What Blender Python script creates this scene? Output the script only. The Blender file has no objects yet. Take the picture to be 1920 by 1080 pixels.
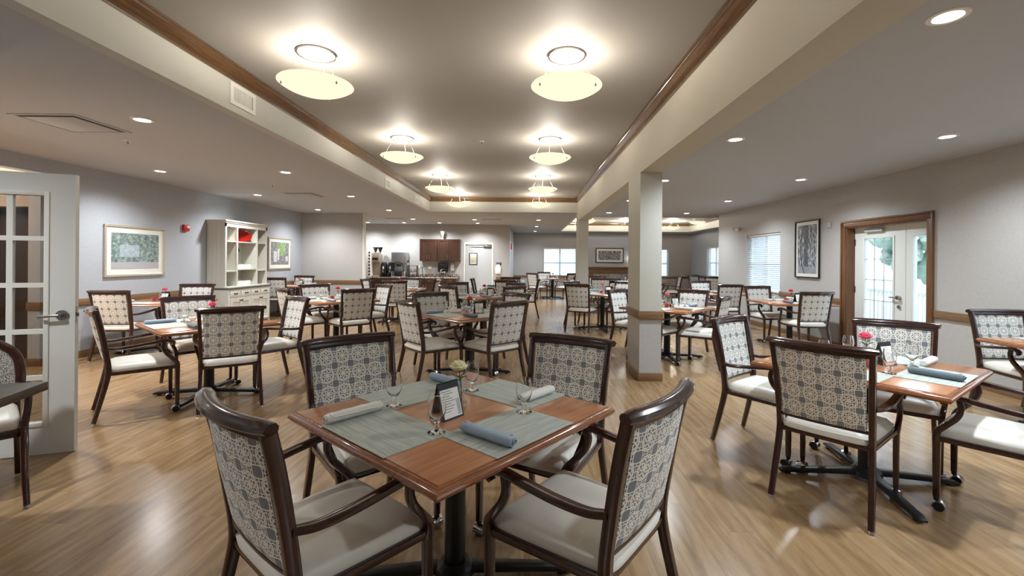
import bpy, bmesh, math, random
from mathutils import Vector, Matrix
random.seed(7)
R = math.radians
scn = bpy.context.scene
C = scn.collection
ID = Matrix.Identity(4)

# ------------------------------------------------------------------ objects
def link(o, parent=None):
    C.objects.link(o)
    if parent is not None:
        o.parent = parent
    return o

def tag(o, label=None, cat=None, group=None, kind=None):
    if label: o['label'] = label
    if cat: o['category'] = cat
    if group: o['group'] = group
    if kind: o['kind'] = kind
    return o

def empty(name, label=None, cat=None, loc=(0, 0, 0), rz=0, group=None, kind=None):
    o = bpy.data.objects.new(name, None)
    o.empty_display_size = .1
    o.location = loc
    o.rotation_euler = (0, 0, rz)
    link(o)
    return tag(o, label, cat, group, kind)

def mesh(name, bm, mat, parent=None, smooth=True, ang=35):
    bmesh.ops.recalc_face_normals(bm, faces=bm.faces)
    me = bpy.data.meshes.new(name)
    bm.to_mesh(me)
    bm.free()
    if isinstance(mat, (list, tuple)):
        for k in mat: me.materials.append(k)
    else:
        me.materials.append(mat)
    if smooth:
        me.shade_smooth()
        me.set_sharp_from_angle(angle=R(ang))
    o = bpy.data.objects.new(name, me)
    return link(o, parent)

def struct(name, bm, mat, smooth=False):
    return tag(mesh(name, bm, mat, None, smooth), kind='structure')

def kids(o):
    return [c for c in C.objects if c.parent == o]

CH = {}
def dup(root, loc, rz, label=None, group=None, skip=()):
    key = root.name
    if key not in CH:
        CH[key] = [(c, kids(c)) for c in kids(root)]
    r = root.copy()
    C.objects.link(r)
    r.location = loc
    r.rotation_euler = (0, 0, rz)
    if label: r['label'] = label
    if group: r['group'] = group
    for c, gs in CH[key]:
        if c.name.split('.')[0] in skip: continue
        k = c.copy(); C.objects.link(k); k.parent = r
        for g in gs:
            q = g.copy(); C.objects.link(q); q.parent = k
    return r

used = {}
def place(proto, loc, rz, label, group=None, skip=()):
    """first call moves the prototype itself, later calls copy it"""
    if proto.name not in used:
        used[proto.name] = 1
        if proto.name not in CH:
            CH[proto.name] = [(c, kids(c)) for c in kids(proto)]
        proto.location = loc
        proto.rotation_euler = (0, 0, rz)
        proto['label'] = label
        if group: proto['group'] = group
        return proto
    return dup(proto, loc, rz, label, group, skip)

# ------------------------------------------------------------------ shapes
def B():
    return bmesh.new()

def box(bm, c, s, bev=0, rot=None, seg=2, mi=0):
    n0 = len(bm.verts)
    g = bmesh.ops.create_cube(bm, size=1.0)
    vs = g['verts']
    for v in vs:
        v.co = Vector((v.co.x * s[0], v.co.y * s[1], v.co.z * s[2]))
    if bev:
        es = list({e for v in vs for e in v.link_edges})
        r = bmesh.ops.bevel(bm, geom=es, offset=bev, segments=seg, affect='EDGES', profile=.5)
        vs = list({v for f in r['faces'] for v in f.verts} | {v for v in vs if v.is_valid})
    if rot is not None:
        for v in vs: v.co = rot @ v.co
    for v in vs: v.co += Vector(c)
    if mi:
        for f in {f for v in vs for f in v.link_faces}: f.material_index = mi
    return vs

def b2(bm, x0, x1, y0, y1, z0, z1, bev=0, mi=0):
    return box(bm, ((x0 + x1) / 2, (y0 + y1) / 2, (z0 + z1) / 2), (abs(x1 - x0), abs(y1 - y0), abs(z1 - z0)), bev, mi=mi)

def catmull(pts, n=6):
    P = [Vector(p) for p in pts]
    P = [2 * P[0] - P[1]] + P + [2 * P[-1] - P[-2]]
    out = []
    for i in range(1, len(P) - 2):
        for k in range(n):
            t = k / n
            a, b, c, d = P[i - 1], P[i], P[i + 1], P[i + 2]
            out.append(.5 * ((2 * b) + (c - a) * t + (2 * a - 5 * b + 4 * c - d) * t * t + (3 * b - a - 3 * c + d) * t ** 3))
    out.append(P[-2].copy())
    return out

def prof_rect(w, h, r=.004):
    q = []
    for cx, cy, a0 in ((w / 2 - r, h / 2 - r, 0), (-w / 2 + r, h / 2 - r, 90), (-w / 2 + r, -h / 2 + r, 180), (w / 2 - r, -h / 2 + r, 270)):
        for k in range(3):
            a = R(a0 + 45 * k)
            q.append((cx + r * math.cos(a), cy + r * math.sin(a)))
    return q

def prof_circ(r, n=12):
    return [(r * math.cos(2 * math.pi * k / n), r * math.sin(2 * math.pi * k / n)) for k in range(n)]

def sweep(bm, path, prof, side=None, scale=None, caps=True):
    """profile (a,b): a along 'side' vector, b along cross(side, tangent)"""
    rings = []
    n = len(path)
    for i, p in enumerate(path):
        p = Vector(p)
        t = (Vector(path[min(i + 1, n - 1)]) - Vector(path[max(i - 1, 0)])).normalized()
        s = Vector(side if side is not None else (0, 0, 1))
        s = (s - t * s.dot(t))
        if s.length < 1e-5: s = Vector((1, 0, 0)) - t * t.x
        s.normalize()
        u = t.cross(s)
        k = scale[i] if scale else 1
        ka, kb = (k if isinstance(k, tuple) else (k, k))
        rings.append([bm.verts.new(p + s * (a * ka) + u * (b * kb)) for a, b in prof])
    m = len(prof)
    for i in range(n - 1):
        for j in range(m):
            bm.faces.new((rings[i][j], rings[i][(j + 1) % m], rings[i + 1][(j + 1) % m], rings[i + 1][j]))
    if caps:
        bm.faces.new(rings[0][::-1])
        bm.faces.new(rings[-1])

def cyl(bm, p0, p1, r, n=14, r2=None):
    p0, p1 = Vector(p0), Vector(p1)
    sd = (1, 0, 0) if abs((p1 - p0).normalized().x) < .8 else (0, 1, 0)
    sweep(bm, [p0, p1], prof_circ(1, n), sd, [r, r if r2 is None else r2])

def lathe(bm, pts, c=(0, 0, 0), n=24, close=True, sx=1, sy=1):
    """pts list of (r,z)"""
    rings = []
    for r, z in pts:
        if r < 1e-5:
            rings.append([bm.verts.new((c[0], c[1], c[2] + z))])
        else:
            rings.append([bm.verts.new((c[0] + sx * r * math.cos(2 * math.pi * k / n), c[1] + sy * r * math.sin(2 * math.pi * k / n), c[2] + z)) for k in range(n)])
    for a, b in zip(rings[:-1], rings[1:]):
        for k in range(n):
            k2 = (k + 1) % n
            if len(a) == 1 and len(b) == 1: continue
            if len(a) == 1: bm.faces.new((a[0], b[k], b[k2]))
            elif len(b) == 1: bm.faces.new((a[k], b[0], a[k2]))
            else: bm.faces.new((a[k], b[k], b[k2], a[k2]))
    return rings

def xform(bm, M, vs=None):
    for v in (vs or bm.verts): v.co = M @ v.co

def holed(bm, a0, a1, z0, z1, t0, t1, holes, axis='x', mi=0):
    """wall slab. axis 'x': spans y in [a0,a1], thickness x in [t0,t1]; axis 'y': spans x, thickness y."""
    A = sorted({a0, a1} | {h[0] for h in holes} | {h[1] for h in holes})
    Z = sorted({z0, z1} | {h[2] for h in holes} | {h[3] for h in holes})
    V = {}
    def vert(i, j, k):
        key = (i, j, k)
        if key not in V:
            a, z, t = A[i], Z[j], (t0, t1)[k]
            V[key] = bm.verts.new((t, a, z) if axis == 'x' else (a, t, z))
        return V[key]
    def solid(i, j):
        if i < 0 or j < 0 or i >= len(A) - 1 or j >= len(Z) - 1: return False
        ca, cz = (A[i] + A[i + 1]) / 2, (Z[j] + Z[j + 1]) / 2
        return not any(h[0] < ca < h[1] and h[2] < cz < h[3] for h in holes)
    for i in range(len(A) - 1):
        for j in range(len(Z) - 1):
            if not solid(i, j): continue
            for k in (0, 1):
                bm.faces.new((vert(i, j, k), vert(i + 1, j, k), vert(i + 1, j + 1, k), vert(i, j + 1, k)))
            if not solid(i - 1, j): bm.faces.new((vert(i, j, 0), vert(i, j + 1, 0), vert(i, j + 1, 1), vert(i, j, 1)))
            if not solid(i + 1, j): bm.faces.new((vert(i + 1, j, 0), vert(i + 1, j + 1, 0), vert(i + 1, j + 1, 1), vert(i + 1, j, 1)))
            if not solid(i, j - 1): bm.faces.new((vert(i, j, 0), vert(i + 1, j, 0), vert(i + 1, j, 1), vert(i, j, 1)))
            if not solid(i, j + 1): bm.faces.new((vert(i, j + 1, 0), vert(i + 1, j + 1, 0), vert(i + 1, j + 1, 1), vert(i, j + 1, 1)))

# ------------------------------------------------------------------ materials
def lin(c):
    f = lambda v: (v / 255 / 12.92) if v / 255 <= .04045 else ((v / 255 + .055) / 1.055) ** 2.4
    return (f(c[0]), f(c[1]), f(c[2]), 1)

class NT:
    def __init__(s, name):
        s.m = bpy.data.materials.new(name); s.m.use_nodes = True
        s.t = s.m.node_tree; s.t.nodes.clear()
        s.out = s.n('ShaderNodeOutputMaterial')
    def n(s, typ, **kw):
        q = s.t.nodes.new(typ)
        for k, v in kw.items(): setattr(q, k, v)
        return q
    def l(s, a, b): s.t.links.new(a, b)
    def set(s, sock, v):
        if hasattr(v, 'is_output') or isinstance(v, bpy.types.NodeSocket): s.l(v, sock)
        else: sock.default_value = v
    def ma(s, op, a, b=None, c=None, clamp=False):
        q = s.n('ShaderNodeMath', operation=op, use_clamp=clamp)
        for i, v in enumerate((a, b, c)):
            if v is not None: s.set(q.inputs[i], v)
        return q.outputs[0]
    def mix(s, f, a, b):
        q = s.n('ShaderNodeMix', data_type='RGBA')
        s.set(q.inputs[0], f); s.set(q.inputs[6], a); s.set(q.inputs[7], b)
        return q.outputs[2]
    def obj(s): return s.n('ShaderNodeTexCoord').outputs['Object']
    def gen(s): return s.n('ShaderNodeTexCoord').outputs['Generated']
    def pos(s): return s.n('ShaderNodeNewGeometry').outputs['Position']
    def sep(s, v):
        q = s.n('ShaderNodeSeparateXYZ'); s.l(v, q.inputs[0]); return q.outputs
    def comb(s, x, y, z=0.):
        q = s.n('ShaderNodeCombineXYZ')
        for i, v in enumerate((x, y, z)): s.set(q.inputs[i], v)
        return q.outputs[0]
    def mapv(s, v, scale=(1, 1, 1), rot=(0, 0, 0), loc=(0, 0, 0)):
        q = s.n('ShaderNodeMapping'); s.l(v, q.inputs[0])
        q.inputs[1].default_value = loc; q.inputs[2].default_value = rot; q.inputs[3].default_value = scale
        return q.outputs[0]
    def noise(s, v, scale, detail=3, rough=.5, dist=0):
        q = s.n('ShaderNodeTexNoise'); s.l(v, q.inputs['Vector'])
        q.inputs['Scale'].default_value = scale; q.inputs['Detail'].default_value = detail
        q.inputs['Roughness'].default_value = rough; q.inputs['Distortion'].default_value = dist
        return q.outputs['Fac']
    def ramp(s, f, stops, interp='LINEAR'):
        q = s.n('ShaderNodeValToRGB'); s.l(f, q.inputs[0])
        q.color_ramp.interpolation = interp
        e = q.color_ramp.elements
        while len(e) < len(stops): e.new(.5)
        for i, (p, c) in enumerate(stops): e[i].position = p; e[i].color = c
        return q.outputs[0]
    def bump(s, h, strength=.2, dist=.01):
        q = s.n('ShaderNodeBump'); s.l(h, q.inputs['Height'])
        q.inputs['Strength'].default_value = strength; q.inputs['Distance'].default_value = dist
        return q.outputs[0]
    def pr(s, color, rough=.5, metal=0, spec=.5, bump=None, coat=0, trans=0, ior=1.45, emit=None, es=0, sheen=0):
        q = s.n('ShaderNodeBsdfPrincipled')
        s.set(q.inputs['Base Color'], color); s.set(q.inputs['Roughness'], rough)
        q.inputs['Metallic'].default_value = metal
        q.inputs['Specular IOR Level'].default_value = spec
        q.inputs['Coat Weight'].default_value = coat
        q.inputs['Coat Roughness'].default_value = .08
        q.inputs['Transmission Weight'].default_value = trans
        q.inputs['IOR'].default_value = ior
        q.inputs['Sheen Weight'].default_value = sheen
        if bump is not None: s.l(bump, q.inputs['Normal'])
        if emit is not None:
            s.set(q.inputs['Emission Color'], emit); q.inputs['Emission Strength'].default_value = es
        s.l(q.outputs[0], s.out.inputs[0])
        return s.m

def plain(name, rgb, rough=.5, metal=0, var=.06, scale=30, coat=0, spec=.5, bump=0):
    t = NT(name)
    n = t.noise(t.obj(), scale, 3)
    a = lin(rgb); k = 1 - var * 2
    col = t.mix(n, (a[0] * k, a[1] * k, a[2] * k, 1), (min(1, a[0] * (2 - k)), min(1, a[1] * (2 - k)), min(1, a[2] * (2 - k)), 1))
    return t.pr(col, rough, metal, spec, coat=coat, bump=t.bump(n, bump, .002) if bump else None)

def wood(name, dark, light, scale=1., axis=1, rough=.3, coat=.3, streak=14):
    t = NT(name)
    sc = [streak, streak, streak]; sc[axis] = .9
    v = t.mapv(t.obj(), tuple(q * scale for q in sc))
    n = t.noise(v, 2.2, 6, .6, .6)
    n2 = t.noise(v, 9, 3, .5)
    f = t.ma('ADD', t.ma('MULTIPLY', n, .7), t.ma('MULTIPLY', n2, .3))
    col = t.ramp(f, [(.3, lin(dark)), (.7, lin(light))])
    return t.pr(col, rough, coat=coat, bump=t.bump(f, .05, .002))

def emis(name, rgb, s):
    t = NT(name)
    e = t.n('ShaderNodeEmission'); e.inputs[0].default_value = lin(rgb); e.inputs[1].default_value = s
    t.l(e.outputs[0], t.out.inputs[0]); return t.m

def walltex(name, rgb, var=.10):
    t = NT(name)
    p = t.pos(); x, y, z = t.sep(p)[:3]
    h = t.ma('ADD', x, y)
    v1 = t.comb(t.ma('MULTIPLY', h, 260), t.ma('MULTIPLY', z, 12))
    v2 = t.comb(t.ma('MULTIPLY', h, 9), t.ma('MULTIPLY', z, 240))
    n = t.ma('ADD', t.ma('MULTIPLY', t.noise(v1, 1, 2), .5), t.ma('MULTIPLY', t.noise(v2, 1, 2), .5))
    n2 = t.noise(t.comb(t.ma('MULTIPLY', h, 30), t.ma('MULTIPLY', z, 26)), 1, 4, .65)
    f = t.ma('ADD', t.ma('MULTIPLY', n, .65), t.ma('MULTIPLY', n2, .35))
    a = lin(rgb)
    col = t.ramp(f, [(.33, tuple(q * (1 - var) for q in a[:3]) + (1,)), (.67, tuple(min(1, q * (1 + var)) for q in a[:3]) + (1,))])
    return t.pr(col, .62, bump=t.bump(n, .08, .002))

M = {}
M['frame'] = wood('mahogany_frame', (36, 18, 15), (66, 34, 28), 1.5, 2, .22, .6, 10)
M['framey'] = wood('mahogany_rail', (36, 18, 15), (62, 32, 27), 1.5, 1, .2, .6, 10)
M['framex'] = wood('mahogany_arm', (36, 18, 15), (62, 32, 27), 1.5, 0, .2, .6, 10)
M['oak'] = wood('oak_trim', (100, 74, 50), (142, 110, 78), 1.2, 1, .35, .2, 22)
M['oakx'] = wood('oak_trim_across', (100, 74, 50), (142, 110, 78), 1.2, 0, .35, .2, 22)
M['oakz'] = wood('oak_trim_upright', (86, 56, 34), (126, 88, 56), 1.2, 2, .35, .2, 22)
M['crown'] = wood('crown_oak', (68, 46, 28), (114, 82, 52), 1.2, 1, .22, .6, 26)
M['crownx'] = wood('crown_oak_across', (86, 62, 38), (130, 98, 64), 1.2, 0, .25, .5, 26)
M['top'] = wood('cherry_laminate', (152, 98, 64), (186, 130, 90), 1.0, 0, .24, .35, 14)
M['topedge'] = wood('cherry_edge', (112, 64, 38), (156, 98, 60), 1.2, 0, .2, .6, 14)
M['cab'] = wood('dark_cherry', (40, 24, 18), (68, 42, 30), 1.2, 2, .35, .2, 14)
M['darktop'] = wood('dark_table', (50, 40, 35), (78, 66, 58), 1., 0, .3, .2, 16)
M['vinyl'] = plain('cream_vinyl', (222, 218, 208), .38, var=.03, scale=8, bump=.15)
M['black'] = plain('black_metal', (24, 25, 28), .38, 0, .1)
M['chrome'] = plain('chrome', (205, 205, 208), .18, 1, .02)
M['nickel'] = plain('brushed_nickel', (165, 163, 160), .3, 1, .05)
M['rubber'] = plain('black_rubber', (22, 23, 26), .45)
M['white'] = plain('white_paint', (222, 221, 214), .45, var=.015)
M['doorw'] = plain('door_white', (216, 217, 212), .4, var=.012)
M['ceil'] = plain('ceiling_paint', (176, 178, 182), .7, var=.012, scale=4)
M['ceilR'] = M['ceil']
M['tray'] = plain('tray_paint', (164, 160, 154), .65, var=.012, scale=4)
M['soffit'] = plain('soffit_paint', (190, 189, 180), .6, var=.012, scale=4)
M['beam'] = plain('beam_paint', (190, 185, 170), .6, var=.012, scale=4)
M['wall'] = walltex('linen_wallcovering', (176, 173, 170))
M['wall_daylit'] = walltex('daylight_blue_wallcovering', (172, 176, 183))  # the grey linen covering again, with bluish daylight put into its colour
M['beige'] = walltex('beige_wallcovering', (172, 156, 142))
M['grey'] = plain('grey_door_paint', (176, 178, 178), .5, var=.015)
M['hutch'] = plain('cream_paint', (208, 206, 196), .45, var=.02)
M['slate'] = plain('slate_strip', (90, 88, 84), .5)
M['recess_shade'] = plain('recess_shadow', (60, 60, 60), .6)  # shade inside vents and registers, put into a dark grey colour
M['red'] = plain('red_glaze', (150, 22, 14), .15, coat=.6, var=.2, scale=14)
M['redp'] = plain('red_plastic', (186, 38, 32), .4)
M['pinkp'] = plain('pink_wax', (206, 60, 78), .4)
M['steel'] = plain('stainless_steel', (176, 180, 184), .28, .9, .04)
M['tan'] = plain('brewer_steel', (170, 156, 140), .35, .5, .05)
M['paper'] = plain('white_paper', (236, 235, 230), .7, var=.02)
M['alab'] = emis('lit_alabaster', (255, 236, 205), .62)
M['lamp'] = emis('lit_downlight', (255, 250, 240), 9)
M['led'] = emis('lit_fixture', (255, 246, 230), 3)
M['leaf'] = plain('green_leaf', (64, 104, 44), .5, var=.3, scale=60)
M['grass'] = plain('lawn', (176, 184, 170), .9, var=.2)  # washed-out tone: overexposed daylight is put into the lawn colour
M['treeg'] = plain('overexposed_tree_leaves', (160, 178, 164), .8, var=.2, scale=6)  # overexposure outdoors is put into the leaf colour
M['bark'] = plain('bark', (90, 76, 64), .9, var=.2)
for k, c in dict(rose=(252, 240, 190), pink=(222, 84, 110), redf=(206, 44, 36)).items():
    M[k] = plain('petal_' + k, c, .55, var=.15, scale=80)
M['napw'] = plain('white_napkin', (222, 220, 215), .85, var=.04, scale=120, bump=.3)
M['napb'] = plain('blue_napkin', (156, 172, 190), .85, var=.06, scale=120, bump=.3)
M['napg'] = plain('slate_napkin', (104, 116, 124), .85, var=.06, scale=120, bump=.3)

def glassmat(name, tint=(255, 255, 255), refl=1.0):
    t = NT(name)
    tr = t.n('ShaderNodeBsdfTransparent'); tr.inputs[0].default_value = lin(tint)
    gl = t.n('ShaderNodeBsdfGlossy'); gl.inputs['Roughness'].default_value = .02
    fr = t.n('ShaderNodeFresnel'); bf = t.n('ShaderNodeNewGeometry').outputs['Backfacing']
    t.l(t.ma('ADD', t.ma('MULTIPLY', bf, 1 / 1.45 - 1.45), 1.45), fr.inputs[0])
    mx = t.n('ShaderNodeMixShader')
    t.l(t.ma('MULTIPLY', fr.outputs[0], refl), mx.inputs[0]); t.l(tr.outputs[0], mx.inputs[1]); t.l(gl.outputs[0], mx.inputs[2])
    t.l(mx.outputs[0], t.out.inputs[0]); return t.m
M['glass'] = glassmat('window_glass')
M['doorglass'] = glassmat('french_door_glass', (200, 198, 195))
t = NT('drinking_glass'); M['gob'] = t.pr((1, 1, 1, 1), .0, trans=1, ior=1.45)

def fabric():
    t = NT('lattice_fabric')
    P_ = t.sep(t.obj())
    u = t.ma('DIVIDE', P_[1], .092); v = t.ma('DIVIDE', t.ma('SUBTRACT', P_[2], .03), .098)
    fu = t.ma('ABSOLUTE', t.ma('SUBTRACT', t.ma('FRACT', u), .5))
    fv = t.ma('ABSOLUTE', t.ma('SUBTRACT', t.ma('FRACT', v), .5))
    a = t.ma('MAXIMUM', fu, fv); b = t.ma('MINIMUM', fu, fv)
    def dist(cx, cy):
        x = t.ma('SUBTRACT', a, cx); y = t.ma('SUBTRACT', b, cy)
        return t.ma('SQRT', t.ma('ADD', t.ma('MULTIPLY', x, x), t.ma('MULTIPLY', y, y)))
    def ring(cx, cy, r, w):
        return t.ma('LESS_THAN', t.ma('ABSOLUTE', t.ma('SUBTRACT', dist(cx, cy), r)), w)
    w = .026
    q = ring(.19, 0, .19, w)
    for cx, cy in ((.134, .134), (0, .19), (.134, -.134)):
        q = t.ma('MAXIMUM', q, ring(cx, cy, .19, w))
    q = t.ma('MAXIMUM', q, ring(0, 0, .425, w * .8))
    q = t.ma('MAXIMUM', q, t.ma('MULTIPLY', t.ma('GREATER_THAN', dist(0, 0), .37), t.ma('LESS_THAN', t.ma('ABSOLUTE', t.ma('SUBTRACT', b, t.ma('MULTIPLY', a, .42))), .02)))
    q = t.ma('MAXIMUM', q, t.ma('GREATER_THAN', a, .485))
    q = t.ma('MAXIMUM', q, t.ma('MULTIPLY', t.ma('LESS_THAN', b, .02), t.ma('GREATER_THAN', a, .36)))
    su = t.ma('SUBTRACT', .5, fu); sv = t.ma('SUBTRACT', .5, fv)
    sqd = t.ma('POWER', t.ma('ADD', t.ma('POWER', su, 4.), t.ma('POWER', sv, 4.)), .25)
    sq = t.ma('LESS_THAN', sqd, .19)
    sqo = t.ma('MULTIPLY', t.ma('LESS_THAN', sqd, .235), t.ma('SUBTRACT', 1., sq))
    q = t.ma('MAXIMUM', q, sqo)
    wv = t.noise(t.mapv(t.obj(), (900, 900, 200)), 1, 2)
    dk = t.mix(wv, lin((90, 90, 93)), lin((114, 113, 115)))
    lt = t.mix(wv, lin((226, 223, 215)), lin((246, 244, 238)))
    sc = t.mix(wv, lin((112, 118, 124)), lin((138, 143, 148)))
    col = t.mix(sq, t.mix(q, dk, lt), sc)
    return t.pr(col, .8, bump=t.bump(wv, .15, .001), sheen=.1)
M['fab'] = fabric()

def mat_tex():
    t = NT('woven_placemat')
    P_ = t.sep(t.obj())
    st = t.noise(t.comb(t.ma('MULTIPLY', P_[0], 2.), t.ma('MULTIPLY', P_[1], 170)), 1, 3, .75)
    base = t.ramp(st, [(.28, lin((104, 116, 118))), (.42, lin((168, 176, 170))), (.50, lin((204, 205, 196))), (.58, lin((140, 156, 148))), (.68, lin((190, 195, 190)))])
    wv = t.ma('MULTIPLY', t.ma('SINE', t.ma('MULTIPLY', P_[0], 1500.)), t.ma('SINE', t.ma('MULTIPLY', P_[1], 1500.)))
    f = t.ma('GREATER_THAN', wv, .1)
    col = t.mix(t.ma('MULTIPLY', f, .35), base, lin((112, 120, 120)))
    return t.pr(col, .7)
M['mat'] = mat_tex()

def floor_tex():
    t = NT('oak_plank_floor')
    p = t.pos(); x, y, z = t.sep(p)[:3]
    W, L = .152, 1.22
    row = t.ma('FLOOR', t.ma('DIVIDE', x, W))
    wn = t.n('ShaderNodeTexWhiteNoise', noise_dimensions='1D'); t.l(row, wn.inputs['W'])
    yy = t.ma('ADD', t.ma('DIVIDE', y, L), t.ma('MULTIPLY', wn.outputs[0], 7.))
    cl = t.ma('FLOOR', yy)
    w2 = t.n('ShaderNodeTexWhiteNoise', noise_dimensions='2D'); t.l(t.comb(row, cl), w2.inputs['Vector'])
    rnd = w2.outputs[0]
    vx = t.ma('ADD', t.ma('MULTIPLY', x, 10), t.ma('MULTIPLY', rnd, 40))
    g = t.noise(t.comb(vx, t.ma('MULTIPLY', y, 1.1), rnd), 1.0, 6, .62, 1.2)
    g2 = t.noise(t.comb(t.ma('MULTIPLY', x, 190), t.ma('MULTIPLY', y, 9)), 1, 3, .7)
    wv = t.n('ShaderNodeTexWave', wave_type='BANDS', bands_direction='X')
    t.l(t.comb(t.ma('MULTIPLY', vx, .35), t.ma('MULTIPLY', y, .55), rnd), wv.inputs[0])
    wv.inputs['Scale'].default_value = 1.2; wv.inputs['Distortion'].default_value = 9; wv.inputs['Detail'].default_value = 3
    f = t.ma('ADD', t.ma('MULTIPLY', g, .60), t.ma('ADD', t.ma('MULTIPLY', g2, .32), t.ma('MULTIPLY', wv.outputs['Fac'], .08)))
    col = t.ramp(f, [(.27, lin((98, 74, 50))), (.41, lin((132, 105, 74))), (.55, lin((152, 124, 90))), (.75, lin((168, 142, 109)))])
    tint = t.mix(rnd, (.93, .92, .91, 1), (1.03, 1.03, 1.03, 1))
    mm = t.n('ShaderNodeMix', data_type='RGBA', blend_type='MULTIPLY'); mm.inputs[0].default_value = 1
    t.l(col, mm.inputs[6]); t.l(tint, mm.inputs[7])
    ex = t.ma('ABSOLUTE', t.ma('SUBTRACT', t.ma('FRACT', t.ma('DIVIDE', x, W)), .5))
    ey = t.ma('ABSOLUTE', t.ma('SUBTRACT', t.ma('FRACT', yy), .5))
    seam = t.ma('MAXIMUM', t.ma('GREATER_THAN', ex, .492), t.ma('GREATER_THAN', ey, .4988))
    fin = t.mix(t.ma('MULTIPLY', seam, .35), mm.outputs[2], lin((96, 68, 46)))
    rough = t.ma('ADD', .17, t.ma('MULTIPLY', g2, .12))
    return t.pr(fin, rough, spec=.6, bump=t.bump(f, .06, .002))
M['floor'] = floor_tex()

def granite():
    t = NT('speckled_granite')
    v = t.n('ShaderNodeTexVoronoi'); t.l(t.obj(), v.inputs[0]); v.inputs['Scale'].default_value = 40
    s = t.sep(v.outputs['Color'])
    col = t.ramp(s[0], [(.1, lin((60, 50, 44))), (.4, lin((140, 120, 100))), (.6, lin((190, 178, 160))), (.9, lin((120, 124, 126)))], 'CONSTANT')
    return t.pr(col, .25)
M['granite'] = granite()

def stone():
    t = NT('pebbled_grey_stone')
    n = t.noise(t.obj(), 22, 5, .7)
    return t.pr(t.ramp(n, [(.35, lin((84, 86, 94))), (.5, lin((150, 152, 160))), (.65, lin((196, 196, 200)))]), .5)
M['stone'] = stone()

def art(name, kind):
    """framed print, object coords: x across [-.5,.5], z up [-.5,.5]"""
    t = NT(name)
    g = t.obj(); P_ = t.sep(g)
    x, z = P_[0], P_[2]
    n = t.noise(t.comb(t.ma('MULTIPLY', x, 1.3), z), 9, 8, .75)
    n2 = t.noise(t.comb(x, z, 3.1), 22, 6, .8)
    if kind == 'garden':
        c = t.ramp(n, [(.3, lin((60, 72, 78))), (.45, lin((100, 118, 118))), (.55, lin((140, 158, 148))), (.66, lin((184, 196, 194))), (.8, lin((120, 112, 128)))])  # tones greyed to take in the reflection on the picture glass
        low = t.ma('LESS_THAN', t.ma('ADD', z, t.ma('MULTIPLY', n2, .08)), -.27)
        c = t.mix(low, c, lin((176, 172, 176)))
        hs = t.ma('MULTIPLY', t.ma('LESS_THAN', t.ma('ABSOLUTE', t.ma('ADD', x, .14)), .2), t.ma('LESS_THAN', t.ma('ABSOLUTE', t.ma('SUBTRACT', z, .0)), .17))
        c = t.mix(t.ma('MULTIPLY', hs, .45), c, lin((196, 208, 222)))
    elif kind == 'vases':
        c = t.ramp(n, [(.32, lin((60, 56, 60))), (.46, lin((110, 112, 112))), (.6, lin((160, 158, 156))), (.75, lin((120, 82, 60)))])
        gr = t.ma('MULTIPLY', t.ma('LESS_THAN', t.ma('ABSOLUTE', t.ma('SUBTRACT', x, .08)), .2), t.ma('GREATER_THAN', z, -.1))
        c = t.mix(gr, c, t.ramp(n2, [(.35, lin((50, 84, 40))), (.5, lin((110, 150, 80))), (.65, lin((214, 224, 200)))]))
        for cx, r0, z0, z1 in ((-.27, .09, -.38, .1), (-.1, .05, -.3, 0.2), (.38, .07, -.35, -.12)):
            vs = t.ma('MULTIPLY', t.ma('LESS_THAN', t.ma('ABSOLUTE', t.ma('SUBTRACT', x, cx)), r0), t.ma('MULTIPLY', t.ma('GREATER_THAN', z, z0), t.ma('LESS_THAN', z, z1)))
            c = t.mix(t.ma('MULTIPLY', vs, .8), c, lin((206, 208, 212)))
    else:
        c = t.ramp(n, [(.36, lin((34, 36, 40))), (.47, lin((92, 96, 102))), (.56, lin((176, 180, 184))), (.7, lin((216, 218, 220)))])
        if kind == 'tree':
            tr = t.ma('LESS_THAN', t.ma('ABSOLUTE', t.ma('ADD', x, t.ma('MULTIPLY', n2, .1))), t.ma('ADD', .10, t.ma('MULTIPLY', t.ma('ABSOLUTE', z), .06)))
            c = t.mix(t.ma('MULTIPLY', tr, .7), c, lin((56, 62, 70)))
            c = t.mix(t.ma('MULTIPLY', t.ma('LESS_THAN', z, -.36), .8), c, lin((150, 154, 158)))
            tb = t.ma('LESS_THAN', t.ma('ABSOLUTE', t.ma('SUBTRACT', t.ma('ADD', x, .34), t.ma('MULTIPLY', t.ma('MULTIPLY', z, z), .8))), .03)
            c = t.mix(t.ma('MULTIPLY', tb, .8), c, lin((44, 46, 50)))
    return t.pr(c, .25, coat=.5)
M['art1'] = art('garden_print', 'garden'); M['art2'] = art('still_life_print', 'vases')
M['art3'] = art('tree_photograph', 'tree'); M['art4'] = art('landscape_photograph', 'land')
M['matb'] = plain('mat_board', (228, 228, 220), .35, var=.01, coat=.4)

# ------------------------------------------------------------------ room shell
XL, XR = -6.3, 5.2
LC, TC = 2.70, 3.07
TXL, TXR, TY1 = -2.57, 1.35, 11.95
YB = -3.2

bm = B(); b2(bm, -9.2, 5.4, YB - .1, 21.2, -.1, 0); b2(bm, 5.4, 7.85, 12.05, 21.2, -.1, 0); struct('floor', bm, M['floor'])

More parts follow.
